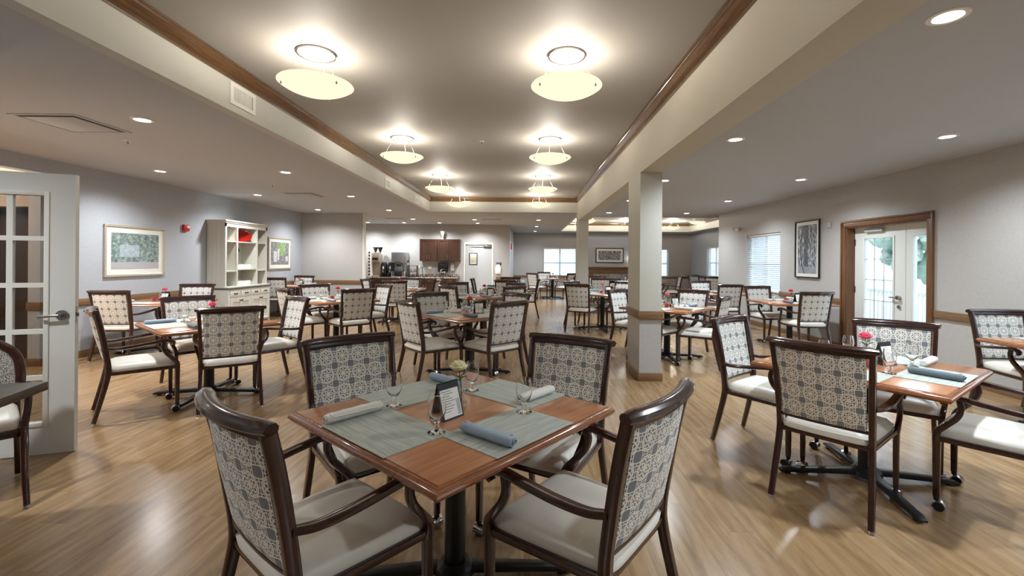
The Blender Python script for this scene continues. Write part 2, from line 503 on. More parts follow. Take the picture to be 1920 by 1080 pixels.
# ceilings: low ceiling with two tray openings
bm = B()
def slab(x0, x1, y0, y1, z0=LC, z1=LC + .12): b2(bm, x0, x1, y0, y1, z0, z1)
slab(-9.2, TXL - .1, YB - .1, 21.2)
slab(TXL - .1, 1.38, TY1 + .1, 21.2)
slab(TXR + .26, 5.4, YB - .1, 12.05)
slab(1.38, 7.85, 12.05, 13.05)
slab(1.38, 7.85, 19.5, 21.2)
slab(7.1, 7.85, 13.05, 19.5)
struct('ceiling', bm, M['ceil'])
bm = B(); b2(bm, TXL - .1, TXR + .3, YB - .1, TY1 + .1, TC, TC + .1); b2(bm, 1.38, 7.1, 13.05, 19.5, TC - .02, TC + .1)
struct('ceiling', bm, M['tray'])
bm = B(); b2(bm, TXL - .1, TXL, YB, TY1 + .1, LC + .0, TC)
b2(bm, TXL, TXR, TY1, TY1 + .1, LC, TC)
for a in ((1.38, 1.48, 13.05, 19.5), (7.0, 7.1, 13.05, 19.5), (1.48, 7.0, 13.05, 13.15), (1.48, 7.0, 19.4, 19.5)):
    b2(bm, *a, LC, TC - .02)
struct('trim_1', bm, M['soffit'])
# beam
bm = B(); b2(bm, TXR, TXR + .26, YB, 12.25, 2.48, TC); struct('trim_2', bm, M['beam'])

def crown_prof(s=1.):
    # (a: inwards, b: up) relative to wall/ceiling lower corner
    return [(0, -.105), (.012, -.105), (.014, -.092), (.03, -.085), (.055, -.062), (.072, -.035), (.082, -.030), (.084, -.016), (.10, -.012), (.10, 0), (0, 0)]
def crown(bm, p0, p1, inward, z):
    p0 = Vector((p0[0], p0[1], 0)); p1 = Vector((p1[0], p1[1], 0)); inw = Vector(inward)
    r0, r1 = [], []
    d = (p1 - p0).normalized()
    for a, b in crown_prof():
        r0.append(bm.verts.new(Vector((p0.x, p0.y, z)) + inw * a + Vector((0, 0, b)) + d * a))
        r1.append(bm.verts.new(Vector((p1.x, p1.y, z)) + inw * a + Vector((0, 0, b)) - d * a))
    n = len(r0)
    for i in range(n): bm.faces.new((r0[i], r0[(i + 1) % n], r1[(i + 1) % n], r1[i]))
    bm.faces.new(r0[::-1]); bm.faces.new(r1)
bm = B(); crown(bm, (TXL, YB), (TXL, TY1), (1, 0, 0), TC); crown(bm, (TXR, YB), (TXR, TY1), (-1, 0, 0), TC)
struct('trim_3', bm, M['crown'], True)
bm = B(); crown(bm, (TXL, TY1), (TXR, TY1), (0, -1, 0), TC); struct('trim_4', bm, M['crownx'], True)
bm = B()
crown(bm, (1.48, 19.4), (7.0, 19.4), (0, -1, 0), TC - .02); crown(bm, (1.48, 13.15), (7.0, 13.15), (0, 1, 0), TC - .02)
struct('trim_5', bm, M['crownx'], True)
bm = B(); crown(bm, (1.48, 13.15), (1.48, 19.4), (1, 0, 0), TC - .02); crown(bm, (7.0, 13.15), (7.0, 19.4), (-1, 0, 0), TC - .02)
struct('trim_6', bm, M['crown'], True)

# walls
DOOR = (5.84, 7.33, 0., 2.0)
WR = [(9.24, 10.65, .81, 2.05), (3.25, 4.70, .81, 2.05), (.6, 2.0, .81, 2.05)]
bm = B(); holed(bm, YB, 12.2, 0, LC, XR, XR + .2, [DOOR] + WR, 'x'); struct('wall_right', bm, M['wall'])
bm = B(); holed(bm, 5.84, 12.6, 0, LC, XL - .15, XL, [], 'x')
holed(bm, 3.2, 5.84, 2.51, LC, XL - .15, XL, [], 'x')
struct('wall_left', bm, M['wall_daylit'])
bm = B(); holed(bm, -9.2, XL - .15, 0, LC, 5.84, 5.99, [(-7.55, -6.46, 0, 2.07)], 'y'); struct('wall_corridor', bm, M['beige'])
bm = B(); b2(bm, -9.2, -4.2, 3.05, 3.2, 0, LC); b2(bm, -9.3, -9.2, 3.05, 8.0, 0, LC); b2(bm, -9.2, XL - .15, 7.85, 8.0, 0, LC); struct('wall_passage', bm, M['beige'])
bm = B(); b2(bm, -4.35, -4.2, YB, 3.05, 0, LC); struct('wall_entry', bm, M['wall_daylit'])
bm = B(); b2(bm, -4.35, XR + .2, YB - .15, YB, 0, TC + .1); struct('wall_back', bm, M['wall'])
bm = B(); b2(bm, XL - .15, -4.56, 12.6, 12.75, 0, LC); struct('wall_stub', bm, M['wall'])
bm = B(); b2(bm, -4.575, -4.55, 12.585, 12.765, 0, LC); struct('trim_7', bm, M['white'])
bm = B(); b2(bm, XL - .15, XL, 12.75, 16.3, 0, LC); struct('wall_kitchen_left', bm, M['wall'])
bm = B(); holed(bm, XL - .15, -.6, 0, LC, 16.3, 16.45, [(-2.21, -1.25, 0, 1.99)], 'y'); struct('wall_kitchen', bm, M['wall'])
bm = B(); b2(bm, -.75, -.6, 16.45, 21.0, 0, LC); struct('wall_kitchen_right', bm, M['wall_daylit'])
FW = [(.79, 2.34, .72, 2.03), (5.15, 6.62, .72, 2.03)]
bm = B(); holed(bm, -.75, 7.8, 0, LC, 21.0, 21.2, FW, 'y'); struct('wall_far', bm, M['wall'])
bm = B(); holed(bm, 12.2, 21.2, 0, LC, 7.65, 7.85, [(17.7, 19.15, .8, 2.05), (14.4, 15.85, .8, 2.05)], 'x'); struct('wall_far_right', bm, M['wall_daylit'])
bm = B(); b2(bm, XR + .2, 7.65, 12.05, 12.2, 0, LC); struct('wall_return', bm, M['wall_daylit'])
bm = B(); b2(bm, 2.75, 4.95, 20.6, 21.0, 0, LC); struct('wall_chimney', bm, M['wall_daylit'])
# room behind kitchen door / corridor door backs
bm = B(); b2(bm, -2.4, -1.0, 16.55, 16.6, 0, 2.3); struct('wall_scullery', bm, M['white'])
bm = B(); b2(bm, -7.6, -6.40, 6.3, 6.34, 0, 2.2); struct('wall_closet', bm, M['darktop'])

# chair rail + baseboards
def rail_y(bm, x, y0, y1, s, z0, z1, t):   # wall plane x, room towards s
    b2(bm, x, x + s * t, y0, y1, z0, z1, .004)
def rail_x(bm, y, x0, x1, s, z0, z1, t):
    b2(bm, x0, x1, y, y + s * t, z0, z1, .004)
RZ = (.73, .83)
k = 8
def T(bmx, mat):
    global k
    k += 1
    return struct('trim_%d' % k, bmx, mat, True)
bm = B()
rail_y(bm, XR, YB, DOOR[0] - .11, -1, *RZ, .022); rail_y(bm, XR, DOOR[1] + .11, 9.24, -1, *RZ, .022); rail_y(bm, XR, 10.65, 12.2, -1, *RZ, .022)
rail_y(bm, XL, 5.84, 8.85, 1, *RZ, .022); rail_y(bm, XL, 10.32, 12.6, 1, *RZ, .022)
rail_y(bm, 7.65, 12.2, 21, -1, *RZ, .022)
rail_y(bm, -4.2, YB, 3.0, 1, *RZ, .022)
T(bm, M['oak'])
bm = B()
rail_x(bm, 12.6, XL, -4.56, -1, *RZ, .022); rail_x(bm, 16.3, -1.1, -.6, -1, *RZ, .022)
rail_x(bm, 21.0, -.6, 2.75, -1, .63, .73, .022); rail_x(bm, 21.0, 4.95, 7.65, -1, .63, .73, .022)
rail_x(bm, 5.84, -6.46, XL + .02, -1, *RZ, .022)
T(bm, M['oakx'])
def base(name, f, mat):
    b = B(); f(b); struct(name, b, mat, True)
base('baseboard_right', lambda b: (rail_y(b, XR, YB, DOOR[0] - .11, -1, 0, .1, .016), rail_y(b, XR, DOOR[1] + .11, 12.2, -1, 0, .1, .016)), M['oak'])
base('baseboard_left', lambda b: (rail_y(b, XL, 5.84, 12.6, 1, 0, .1, .016), rail_y(b, -4.2, YB, 3.0, 1, 0, .1, .016)), M['oak'])
base('baseboard_stub', lambda b: (rail_x(b, 12.6, XL, -4.56, -1, 0, .1, .016), rail_x(b, 16.3, -1.1, -.6, -1, 0, .1, .016), rail_x(b, 5.84, -6.46, XL + .02, -1, 0, .1, .016)), M['oakx'])
base('baseboard_far', lambda b: (rail_x(b, 21.0, -.6, 2.75, -1, 0, .1, .016), rail_x(b, 21.0, 4.95, 7.65, -1, 0, .1, .016)), M['oakx'])

# pillars
def pillar(y0, y1, label, n):
    e = empty('pillar', label, 'pillar', ((TXR + TXR + .26) / 2, (y0 + y1) / 2, 0))
    e['kind'] = 'structure'
    hx, hy = .13, (y1 - y0) / 2
    b = B(); b2(b, -hx, hx, -hy, hy, .8, 2.48); mesh('shaft', b, M['soffit'], e, False)
    b = B(); b2(b, -hx, hx, -hy, hy, 0, .8); mesh('wallcovering_base', b, M['wall'], e, False)
    b = B(); b2(b, -hx - .02, hx + .02, -hy - .02, hy + .02, RZ[0], RZ[1], .004); mesh('chair_rail', b, M['oakx'], e)
    b = B(); b2(b, -hx - .018, hx + .018, -hy - .018, hy + .018, 0, .095, .006); mesh('plinth', b, M['oakx'], e)
pillar(5.36, 5.98, 'near square beige pillar with an oak rail standing right of the centre aisle', 1)
pillar(11.72, 12.25, 'far square grey pillar with an oak rail at the end of the beam', 2)

# ------------------------------------------------------------------ windows with blinds
def window(n, axis, wall, s, a0, a1, z0, z1, label, units=2):
    """axis 'x': window in wall at x=wall, room towards s, spans y a0..a1"""
    e = empty('window_%d' % n, kind='structure')
    def bb(b, a, b_, za, zb, d0, d1, bev=0):   # d measured from wall plane away from the room
        t0, t1 = wall - s * d0, wall - s * d1
        if axis == 'x': b2(b, min(t0, t1), max(t0, t1), a, b_, za, zb, bev)
        else: b2(b, a, b_, min(t0, t1), max(t0, t1), za, zb, bev)
    f = B(); w = .045
    bb(f, a0, a1, z0, z0 + w, .10, .15); bb(f, a0, a1, z1 - w, z1, .10, .15)
    bb(f, a0, a0 + w, z0, z1, .10, .15); bb(f, a1 - w, a1, z0, z1, .10, .15)
    for q in range(1, units):
        c = a0 + (a1 - a0) * q / units
        bb(f, c - .035, c + .035, z0, z1, .10, .15)
    zm = z0 + (z1 - z0) * .47
    bb(f, a0, a1, zm - .025, zm + .025, .11, .15)
    mesh('window_frame', f, M['white'], e)
    g = B(); bb(g, a0 + .01, a1 - .01, z0 + .01, z1 - .01, .128, .132); mesh('pane', g, M['glass'], e, False)
    b = B(); bb(b, a0 - .005, a1 + .005, z0 - .02, z0 + .002, -.02, .1, .003); mesh('window_sill', b, M['white'], e)
    # reveal faces
    bl = empty('window_blind', label, 'blind')
    h = B(); bb(h, a0 + .01, a1 - .01, z1 - .045, z1 - .004, .03, .075, .003); mesh('headrail', h, M['white'], bl)
    sl = B(); nn = int((z1 - z0 - .06) / .042)
    for i in range(nn):
        zc = z1 - .06 - i * .042
        if zc < z0 + .03: break
        c = Vector((wall - s * .052, (a0 + a1) / 2, zc)) if axis == 'x' else Vector(((a0 + a1) / 2, wall - s * .052, zc))
        L_ = a1 - a0 - .03
        if axis == 'x': box(sl, c, (.047, L_, .003), rot=Matrix.Rotation(s * R(35), 3, 'Y'))
        else: box(sl, c, (L_, .047, .003), rot=Matrix.Rotation(-s * R(35), 3, 'X'))
    bb(sl, a0 + .012, a1 - .012, z0 + .008, z0 + .022, .035, .07)
    for q in (.15, .5, .85):
        c = a0 + (a1 - a0) * q
        bb(sl, c - .0015, c + .0015, z0 + .02, z1 - .05, .027, .029)
    mesh('slats', sl, M['blind'], bl, False)
t = NT('white_blind_slats')
d = t.n('ShaderNodeBsdfDiffuse'); d.inputs[0].default_value = lin((232, 236, 240))
tl = t.n('ShaderNodeBsdfTranslucent'); tl.inputs[0].default_value = lin((232, 238, 244))
mx = t.n('ShaderNodeMixShader'); mx.inputs[0].default_value = .10
t.l(d.outputs[0], mx.inputs[1]); t.l(tl.outputs[0], mx.inputs[2]); t.l(mx.outputs[0], t.out.inputs[0]); M['blind'] = t.m
window(1, 'x', XR, -1, *WR[0], 'white slatted blind in the right wall window left of the tree photograph')
window(2, 'x', XR, -1, *WR[1], 'white slatted blind cut off by the right edge of the view')
window(3, 'x', XR, -1, *WR[2], 'white slatted blind in the right wall beside the camera, out of view')
window(4, 'y', 21.0, -1, *FW[0], 'wide white blind in the far wall left of the far pillar')
window(5, 'y', 21.0, -1, *FW[1], 'white blind in the far wall right of the fireplace')
window(6, 'x', 7.65, -1, 17.7, 19.15, .8, 2.05, 'white blind in the far side wall at the end of the right room')
window(7, 'x', 7.65, -1, 14.4, 15.85, .8, 2.05, 'white blind in the far side wall hidden past the right wall end')

# ------------------------------------------------------------------ exterior door (right wall)
e = empty('door_1', kind='structure')
f = B()
y0, y1, zt = DOOR[0], DOOR[1], DOOR[3]
for ya, yb in ((y0 - .10, y0), (y1, y1 + .10)):
    b2(f, XR - .02, XR, ya, yb, 0, zt - .0005, .003)
b2(f, XR - .02, XR, y0 - .10, y1 + .10, zt, zt + .10, .004)
b2(f, XR - .032, XR - .0205, y0 - .10, y0 - .07, 0, zt + .0695, .003); b2(f, XR - .032, XR - .0205, y1 + .07, y1 + .10, 0, zt + .0695, .003)
b2(f, XR - .032, XR - .0205, y0 - .1, y1 + .1, zt + .07, zt + .1, .003)
mesh('casing', f, M['oakz'], e)
f = B(); b2(f, XR, XR + .15, y0, y0 + .018, 0, zt); b2(f, XR, XR + .15, y1 - .018, y1, 0, zt); b2(f, XR, XR + .15, y0 + .018, y1 - .018, zt - .018, zt)
mesh('jamb', f, M['oakz'], e)
XD = XR + .13
def leaf(ya, yb, ga, gb, name, gz=(.22, 1.80)):
    b = B(); holed(b, ya, yb, .01, zt - .02, XD, XD + .045, [(ga, gb, *gz)], 'x')
    for w0, w1, q0, q1 in ((ga - .03, ga, gz[0] - .03, gz[1] + .03), (gb, gb + .03, gz[0] - .03, gz[1] + .03), (ga, gb, gz[0] - .03, gz[0]), (ga, gb, gz[1], gz[1] + .03)):
        b2(b, XD - .012, XD, w0, w1, q0, q1, .003)
    return mesh(name, b, M['doorw'], e)
lf = leaf(6.335, 7.31, 6.55, 7.10, 'door_leaf')
sl = leaf(5.86, 6.325, 5.98, 6.2, 'sidelight_panel')
b = B(); b2(b, XD + .02, XD + .025, 6.54, 7.11, .2, 1.82); mesh('pane', b, M['glass'], lf, False)
b = B()
for q in (1, 2): b2(b, XD + .008, XD + .018, 6.55 + .55 * q / 3 - .006, 6.55 + .55 * q / 3 + .006, .22, 1.8)
for q in range(1, 5): b2(b, XD + .008, XD + .018, 6.55, 7.10, .22 + 1.58 * q / 5 - .006, .22 + 1.58 * q / 5 + .006)
mesh('muntins', b, M['grey'], lf)
b = B(); b2(b, XD + .02, XD + .025, 5.97, 6.21, .2, 1.82); mesh('pane', b, M['glass'], sl, False)
b = B(); cyl(b, (XD, 6.43, .93), (XD - .045, 6.43, .93), .03); cyl(b, (XD - .045, 6.43, .93), (XD - .05, 6.56, .93), .010)
cyl(b, (XD, 6.43, .80), (XD - .02, 6.43, .80), .026)
mesh('door_handle', b, M['nickel'], lf)
b = B()
for z in (.25, 1.0, 1.75): b2(b, XD - .008, XD + .02, 7.29, 7.312, z - .05, z + .05)
mesh('hinge', b, M['nickel'], lf)
b = B(); b2(b, XD - .05, XD, 6.7, 7.05, 1.9, 1.955, .006); mesh('closer', b, M['grey'], lf)

# outside
bm = B(); b2(bm, -30, 40, -30, 50, -.35, -.3); struct('ground', bm, M['grass'])
def tree(x, y, h, r, label):
    t_ = empty('tree', label, 'tree', (x, y, -.3), 0, 'trees outside the glazed door')
    b = B(); sweep(b, catmull([(0, 0, 0), (.05, 0, h * .3), (0, .06, h * .7)]), prof_circ(.09 * h / 3, 8), (1, 0, 0)); mesh('trunk', b, M['bark'], t_)
    b = B()
    for i in range(110):
        a = random.uniform(0, 6.28); zz = random.uniform(-.8, 1); rr = r * math.sqrt(max(.02, 1 - zz * zz)) * random.uniform(.3, 1.0)
        c = Vector((math.cos(a) * rr, math.sin(a) * rr, h * .65 + zz * h * .3))
        vs = bmesh.ops.create_icosphere(b, subdivisions=2, radius=random.uniform(.10, .22) * r)['verts']
        for v in vs: v.co = v.co * random.uniform(.8, 1.2) + c
    mesh('crown', b, M['treeg'], t_)
tree(11.5, 12.6, 3.6, 1.5, 'pale green tree seen through the door panes, left part')
tree(17.5, 13.0, 4.2, 1.7, 'pale green tree seen through the sidelight beside the door')
fe = empty('fence', 'pale railing outside behind the glazed door', 'fence', (9.0, 9.5, -.3))
b = B()
for i in range(60): b2(b, -.02, .02, -4 + i * .13, -3.96 + i * .13, 0, 1.05)
mesh('pickets', b, M['white'], fe)
b = B(); b2(b, -.03, .03, -4, 4, 1.0, 1.06); b2(b, -.03, .03, -4, 4, .1, .15); mesh('rail', b, M['white'], fe)

# ------------------------------------------------------------------ open French door at left
d = Vector((-.939, -.344, 0)).normalized()
ang = math.atan2(d.y, d.x)
fd = empty('door_2', loc=(-3.293, 3.304, 0), rz=ang, kind='structure')
b = B()
cols = [(.175, .349), (.383, .557), (.591, .765)]
rows = [(.236, .537), (.571, .868), (.902, 1.2), (1.233, 1.534), (1.567, 1.857)]
# camera side is local -y? build symmetric leaf of 44 mm
holes = [(a, b_, c, q) for a, b_ in cols for c, q in rows]
vs0 = len(b.verts)
holed(b, 0, .93, .008, 2.018, -.022, .022, [(.175, .765, .236, 1.857)], 'y')
mesh('door_leaf', b, M['doorw'], fd)
b = B(); holed(b, .1751, .7649, .2361, 1.8569, -.014, .014, holes, 'y')
for s_ in (-1, 1):
    y_ = s_ * .022
    for x0, x1, z0, z1 in ((.145, .175, .206, 1.887), (.765, .795, .206, 1.887), (.175, .765, .206, .236), (.175, .765, 1.857, 1.887)):
        b2(b, x0, x1, min(y_, y_ + s_ * .008), max(y_, y_ + s_ * .008), z0, z1, .003)
mesh('muntins', b, M['white'], fd)
b = B(); b2(b, .17, .77, -.003, .003, .23, 1.86); mesh('pane', b, M['doorglass'], fd, False)
b = B()
for s_ in (-1, 1):
    cyl(b, (.07, s_ * .022, 1.0), (.07, s_ * .034, 1.0), .036, 20); cyl(b, (.07, s_ * .034, 1.0), (.07, s_ * .07, 1.0), .013)
    sweep(b, catmull([(.07, s_ * .068, 1.0), (.11, s_ * .07, 1.0), (.16, s_ * .068, .995), (.185, s_ * .06, .992)], 4), prof_circ(.010, 10), (0, 0, 1))
mesh('door_handle', b, M['nickel'], fd)
b = B(); b2(b, -.002, .001, -.012, .012, .94, 1.06); b2(b, -.014, 0, -.006, .006, .985, 1.015, .002); mesh('latch', b, M['nickel'], fd)

# ------------------------------------------------------------------ lights: recessed downlights
def downlight_proto():
    e = empty('recessed_downlight', 'x', 'ceiling light')
    b = B()
    lathe(b, [(.062, -.002), (.066, -.006), (.088, -.005), (.092, -.001), (.092, .0), (.062, .0)], n=24)
    mesh('trim_ring', b, M['white'], e)
    b = B(); lathe(b, [(0, -.0025), (.062, -.003), (.062, -.001), (0, -.001)], n=24); mesh('lens', b, M['lamp'], e)
    return e
dl = downlight_proto()
ROWS = []
def lamp(kind, name, loc, **kw):
    l = bpy.data.lights.new(name, kind)
    for k_, v_ in kw.items(): setattr(l, k_, v_)
    o = bpy.data.objects.new(name, l); o.location = loc; C.objects.link(o); return o
dlp = []
for yy in (-.8, 1.7, 4.19, 6.68, 9.17, 11.7, 14.18):
    dlp.append((-3.58, yy, 'left room inner row'))
for yy in (4.2, 6.67, 9.09, 11.71): dlp.append((-5.43, yy, 'row beside the left wall'))
for xx in (-5.5, -4.25, -3.02): dlp.append((xx, 15.6, 'row along the kitchen wall'))
dlp += [(-1.65, 14.25, 'spot before the grey kitchen door'), (-1.7, 15.6, 'row along the kitchen wall')]
for yy in (14.2, 16.86, 19.6): dlp.append((.37, yy, 'row leading to the far window'))
for yy in (0, 2.33, 4.7, 7.12, 9.5, 11.9): dlp.append((2.17, yy, 'right room inner row'))
for yy in (-.3, 2.1, 4.53, 6.95, 9.45, 11.9): dlp.append((4.22, yy, 'row beside the right wall'))
DLW = 15  # right-hand bulbs get a cooler tint, standing in for blue window daylight
for i, (x, y, r) in enumerate(sorted(dlp, key=lambda q: (q[2], q[1], q[0]))):
    vis = lambda q: q[1] > .5 and q[0] > -1.15 * q[1] and q[0] < 1.08 * q[1] and q[1] > 2.25
    same = sorted([q for q in dlp if q[2] == r and vis(q)], key=lambda q: (q[1], q[0]))
    if not vis((x, y, r)):
        place(dl, (x, y, LC), 0, 'recessed downlight of the %s, overhead and out of view' % r, 'recessed downlights in the low ceiling')
        lamp('SPOT', 'downlight_bulb', (x, y, LC - .03), energy=DLW * (7.0 if x > 0 else 6.7), spot_size=R(150), spot_blend=.9, shadow_soft_size=.06, color=(.84, .93, 1) if x > 0 else (.95, .98, 1))
        continue
    idx = same.index((x, y, r)) + 1
    ordn = ['nearest', 'second', 'third', 'fourth', 'fifth', 'sixth', 'seventh'][idx - 1]
    if r == 'row along the kitchen wall': ordn = ['leftmost', 'second from left', 'third from left', 'rightmost'][idx - 1]
    lab = 'round white recessed downlight, %s of the %s' % (ordn, r) if 'spot' not in r else 'round white recessed downlight, single %s' % r
    place(dl, (x, y, LC), 0, lab, 'recessed downlights in the low ceiling')
    l = lamp('SPOT', 'downlight_bulb', (x, y, LC - .03), energy=DLW * (7.0 if x > 0 else 6.7), spot_size=R(150), spot_blend=.9, shadow_soft_size=.06, color=(.84, .93, 1) if x > 0 else (.95, .98, 1))

# pendants
def pendant_proto():
    e = empty('bowl_pendant', 'x', 'pendant light')
    b = B(); lathe(b, [(0, -.006), (.125, -.006), (.135, -.01), (.145, -.008), (.15, 0), (0, 0)], n=32)
    mesh('ceiling_plate', b, M['white'], e)
    b = B(); lathe(b, [(.138, -.010), (.148, -.014), (.156, -.008), (.154, 0), (.140, 0)], n=32); mesh('plate_rim', b, M['chrome'], e)
    zb = -.25
    b = B()
    o_ = [(.285 * math.sin(R(a)) / math.sin(R(48)), -.105 * (math.cos(R(a)) - math.cos(R(48))) / (1 - math.cos(R(48)))) for a in range(0, 49, 4)]
    pts = [(r, zb + z * .84) for r, z in o_] + [(r * .985, zb + z * .84 + .006) for r, z in reversed(o_)]
    lathe(b, pts, n=40); mesh('glass_bowl', b, M['alab'], e)
    for a in (90, 210, 330):
        c, s_ = math.cos(R(a)), math.sin(R(a))
        b = B(); cyl(b, (.245 * c, .245 * s_, zb - .02), (.10 * c, .10 * s_, -.006), .0013, 6); mesh('hanger_rod', b, M['nickel'], e)
    for a in (90, 210, 330):
        c, s_ = math.cos(R(a)), math.sin(R(a))
        b = B(); cyl(b, (.25 * c, .25 * s_, zb - .040), (.245 * c, .245 * s_, zb - .010), .007, 8); mesh('finial', b, M['nickel'], e)
    b = B(); lathe(b, [(0, -.03), (.02, -.03), (.02, -.006), (0, -.006)], n=12); mesh('socket', b, M['white'], e)
    return e
pd = pendant_proto()
ordn = ['nearest', 'second', 'third', 'farthest']
PW = 15
for side, X in (('left', -1.7), ('right', .31)):
    for i, Y in enumerate((3.62, 6.12, 8.8, 11.25)):
        place(pd, (X, Y, TC), 0, 'alabaster bowl pendant, %s in the %s row of the long tray' % (ordn[i], side), 'bowl pendants')
        lamp('POINT', 'pendant_bulb', (X, Y, TC - .235), energy=PW * (1.05 if side == 'right' else 1), shadow_soft_size=.10, color=(1, .92, .80))
    lamp('POINT', 'pendant_bulb', (X, 1.0, TC - .235), energy=PW, shadow_soft_size=.10, color=(1, .92, .80))
    place(pd, (X, 1.0, TC), 0, 'alabaster bowl pendant of the %s row above the camera, out of view' % side, 'bowl pendants')
for i, (X, Y) in enumerate([(x, y) for x in (2.1, 4.0, 5.9) for y in (15.6, 18.2)]):
    place(pd, (X, Y, TC - .02), 0, 'alabaster bowl pendant in the far tray ceiling, %s of the %s' % (('left', 'middle', 'right')[i // 2], ('near row', 'far row')[i % 2]), 'bowl pendants')
    lamp('POINT', 'pendant_bulb', (X, Y, TC - .255), energy=PW * 3.2, shadow_soft_size=.10, color=(1, .92, .80))

# ceiling fittings
def ceil_vent(x, y, sx, sy, label):
    e = empty('ceiling_vent', label, 'vent', (x, y, LC), 0, 'flat ceiling diffusers')
    b = B(); holed(b, -sx / 2, sx / 2, -sy / 2, sy / 2, -.006, 0, [(-sx / 2 + .03, sx / 2 - .03, -sy / 2 + .03, sy / 2 - .03)], 'y')
    xform(b, Matrix(((1, 0, 0, 0), (0, 0, 1, 0), (0, 1, 0, 0), (0, 0, 0, 1)))); mesh('vent_frame', b, M['ceil'], e, False)
    b = B(); b2(b, -sx / 2 + .03, sx / 2 - .03, -sy / 2 + .03, sy / 2 - .03, -.003, -.001); mesh('gap_shade_sheet', b, M['recess_shade'], e, False)  # dark sheet painting the shade around the centre plate
    b = B(); b2(b, -sx / 2 + .065, sx / 2 - .065, -sy / 2 + .065, sy / 2 - .065, -.012, -.004, .003); mesh('centre_plate', b, M['ceil'], e)
ceil_vent(-4.36, 4.33, .6, .6, 'large square ceiling diffuser at upper left above the open door')
ceil_vent(-4.45, 9.03, .6, .6, 'square ceiling diffuser above the white hutch end of the room')
ceil_vent(-4.1, 14.17, .6, .5, 'square ceiling diffuser in front of the coffee counter')
ceil_vent(-1.1, 14.14, .62, .3, 'narrow ceiling grille before the grey kitchen door')
def wall_reg(y, z, w, h, label):
    e = empty('air_register', label, 'vent', (TXL, y, z), 0, 'white registers in the tray side')
    b = B(); holed(b, -w / 2, w / 2, -h / 2, h / 2, 0, .012, [(-w / 2 + .04, w / 2 - .04, -h / 2 + .035, h / 2 - .035)], 'x'); mesh('register_frame', b, M['white'], e, False)
    b = B(); b2(b, .0005, .003, -w / 2 + .04, w / 2 - .04, -h / 2 + .035, h / 2 - .035); mesh('slot_shade_sheet', b, M['recess_shade'], e, False)  # dark sheet painting the shade between the blades
    b = B(); n = int((w - .08) / .014)
    for i in range(n): b2(b, .003, .010, -w / 2 + .045 + i * .014, -w / 2 + .052 + i * .014, -h / 2 + .035, h / 2 - .035)
    mesh('blades', b, M['white'], e, False)
wall_reg(4.06, 2.855, .36, .19, 'white slotted register nearest the camera on the left tray side')
wall_reg(8.3, 2.81, .34, .19, 'middle white register on the left tray side')
wall_reg(10.5, 2.81, .34, .16, 'farthest white register on the left tray side')
for x, y, z, lb in ((-4.37, 4.93, LC, 'near the large left ceiling diffuser'), (-4.4, 7.8, LC, 'above the left dining tables'), (-.63, 6.25, TC, 'in the middle of the long tray ceiling')):
    e = empty('sprinkler_head', 'small white sprinkler head ' + lb, 'sprinkler', (x, y, z), 0)
    b = B(); lathe(b, [(0, -.004), (.03, -.006), (.035, 0), (0, 0)], n=16); mesh('escutcheon', b, M['white'], e)
    b = B(); cyl(b, (0, 0, -.005), (0, 0, -.035), .006, 8); lathe(b, [(0, -.04), (.016, -.04), (.016, -.037), (0, -.037)], n=12); mesh('deflector', b, M['nickel'], e)

# ------------------------------------------------------------------ pictures & wall fittings
def picture(name, label, loc, rz, w, h, fw, mw, frame, artm):
    """local: x across, front is -y"""
    e = empty(name, label, 'picture', loc, rz)
    b = B(); holed(b, -w / 2, w / 2, -h / 2, h / 2, -.03, 0, [(-w / 2 + fw, w / 2 - fw, -h / 2 + fw, h / 2 - fw)], 'y')
    bmesh.ops.bevel(b, geom=list(b.edges), offset=.003, segments=1, affect='EDGES'); mesh('picture_frame', b, frame, e)
    b = B(); b2(b, -w / 2 + fw * .8, w / 2 - fw * .8, -.012, -.002, -h / 2 + fw * .8, h / 2 - fw * .8); mesh('mat_board', b, M['matb'], e, False)
    b = B(); b2(b, -.5, .5, -.001, .001, -.5, .5)
    o = mesh('print', b, artm, e, False); iw, ih = w - 2 * fw - 2 * mw, h - 2 * fw - 2 * mw
    o.scale = (iw, 1, ih); o.location = (0, -.014, 0)
    return e
M['silver'] = plain('champagne_frame', (190, 180, 162), .35, .3, .05)
picture('framed_print', 'wide champagne framed garden print on the left wall nearest the French door', (XL + .002, 7.26, 1.52), R(90), 1.12, .80, .035, .085, M['silver'], M['art1'])
picture('framed_print', 'smaller silver framed still life of vases right of the white hutch', (XL + .002, 11.5, 1.55), R(90), 1.06, .80, .035, .08, M['silver'], M['art2'])
picture('framed_photograph', 'tall black framed tree photograph between the window and glazed door', (XR - .002, 8.33, 1.67), R(-90), .72, 1.06, .022, .06, M['black'], M['art3'])
picture('framed_photograph', 'wide black framed landscape photograph above the fireplace', (3.80, 20.598, 1.68), 0, 1.28, .68, .04, .09, M['black'], M['art4'])

def wallbox(name, label, cat, c, s, mat, extra=None, kidname='face'):
    e = empty(name, label, cat, c)
    b = B(); box(b, (0, 0, 0), s, min(s) * .2); mesh('housing', b, mat, e)
    if extra:
        for nm, c2, s2, m2 in extra:
            b = B(); box(b, c2, s2, min(s2) * .15); mesh(nm, b, m2, e)
    return e
wallbox('fire_alarm', 'small red fire alarm strobe on the left wall beside the hutch', 'alarm', (XL + .025, 8.30, 1.97), (.05, .13, .12), M['redp'], [('strobe_lens', (.027, .02, .02), (.012, .06, .04), M['white'])])
e = wallbox('emergency_light', 'white twin head emergency light high on the right wall beside the window', 'emergency light', (XR - .025, 11.05, 2.23), (.05, .12, .08), M['white'])
b = B(); cyl(b, (-.02, .07, .01), (-.075, .09, -.01), .035); cyl(b, (-.02, -.07, .01), (-.075, -.09, -.01), .035); mesh('lamp_head', b, M['white'], e)
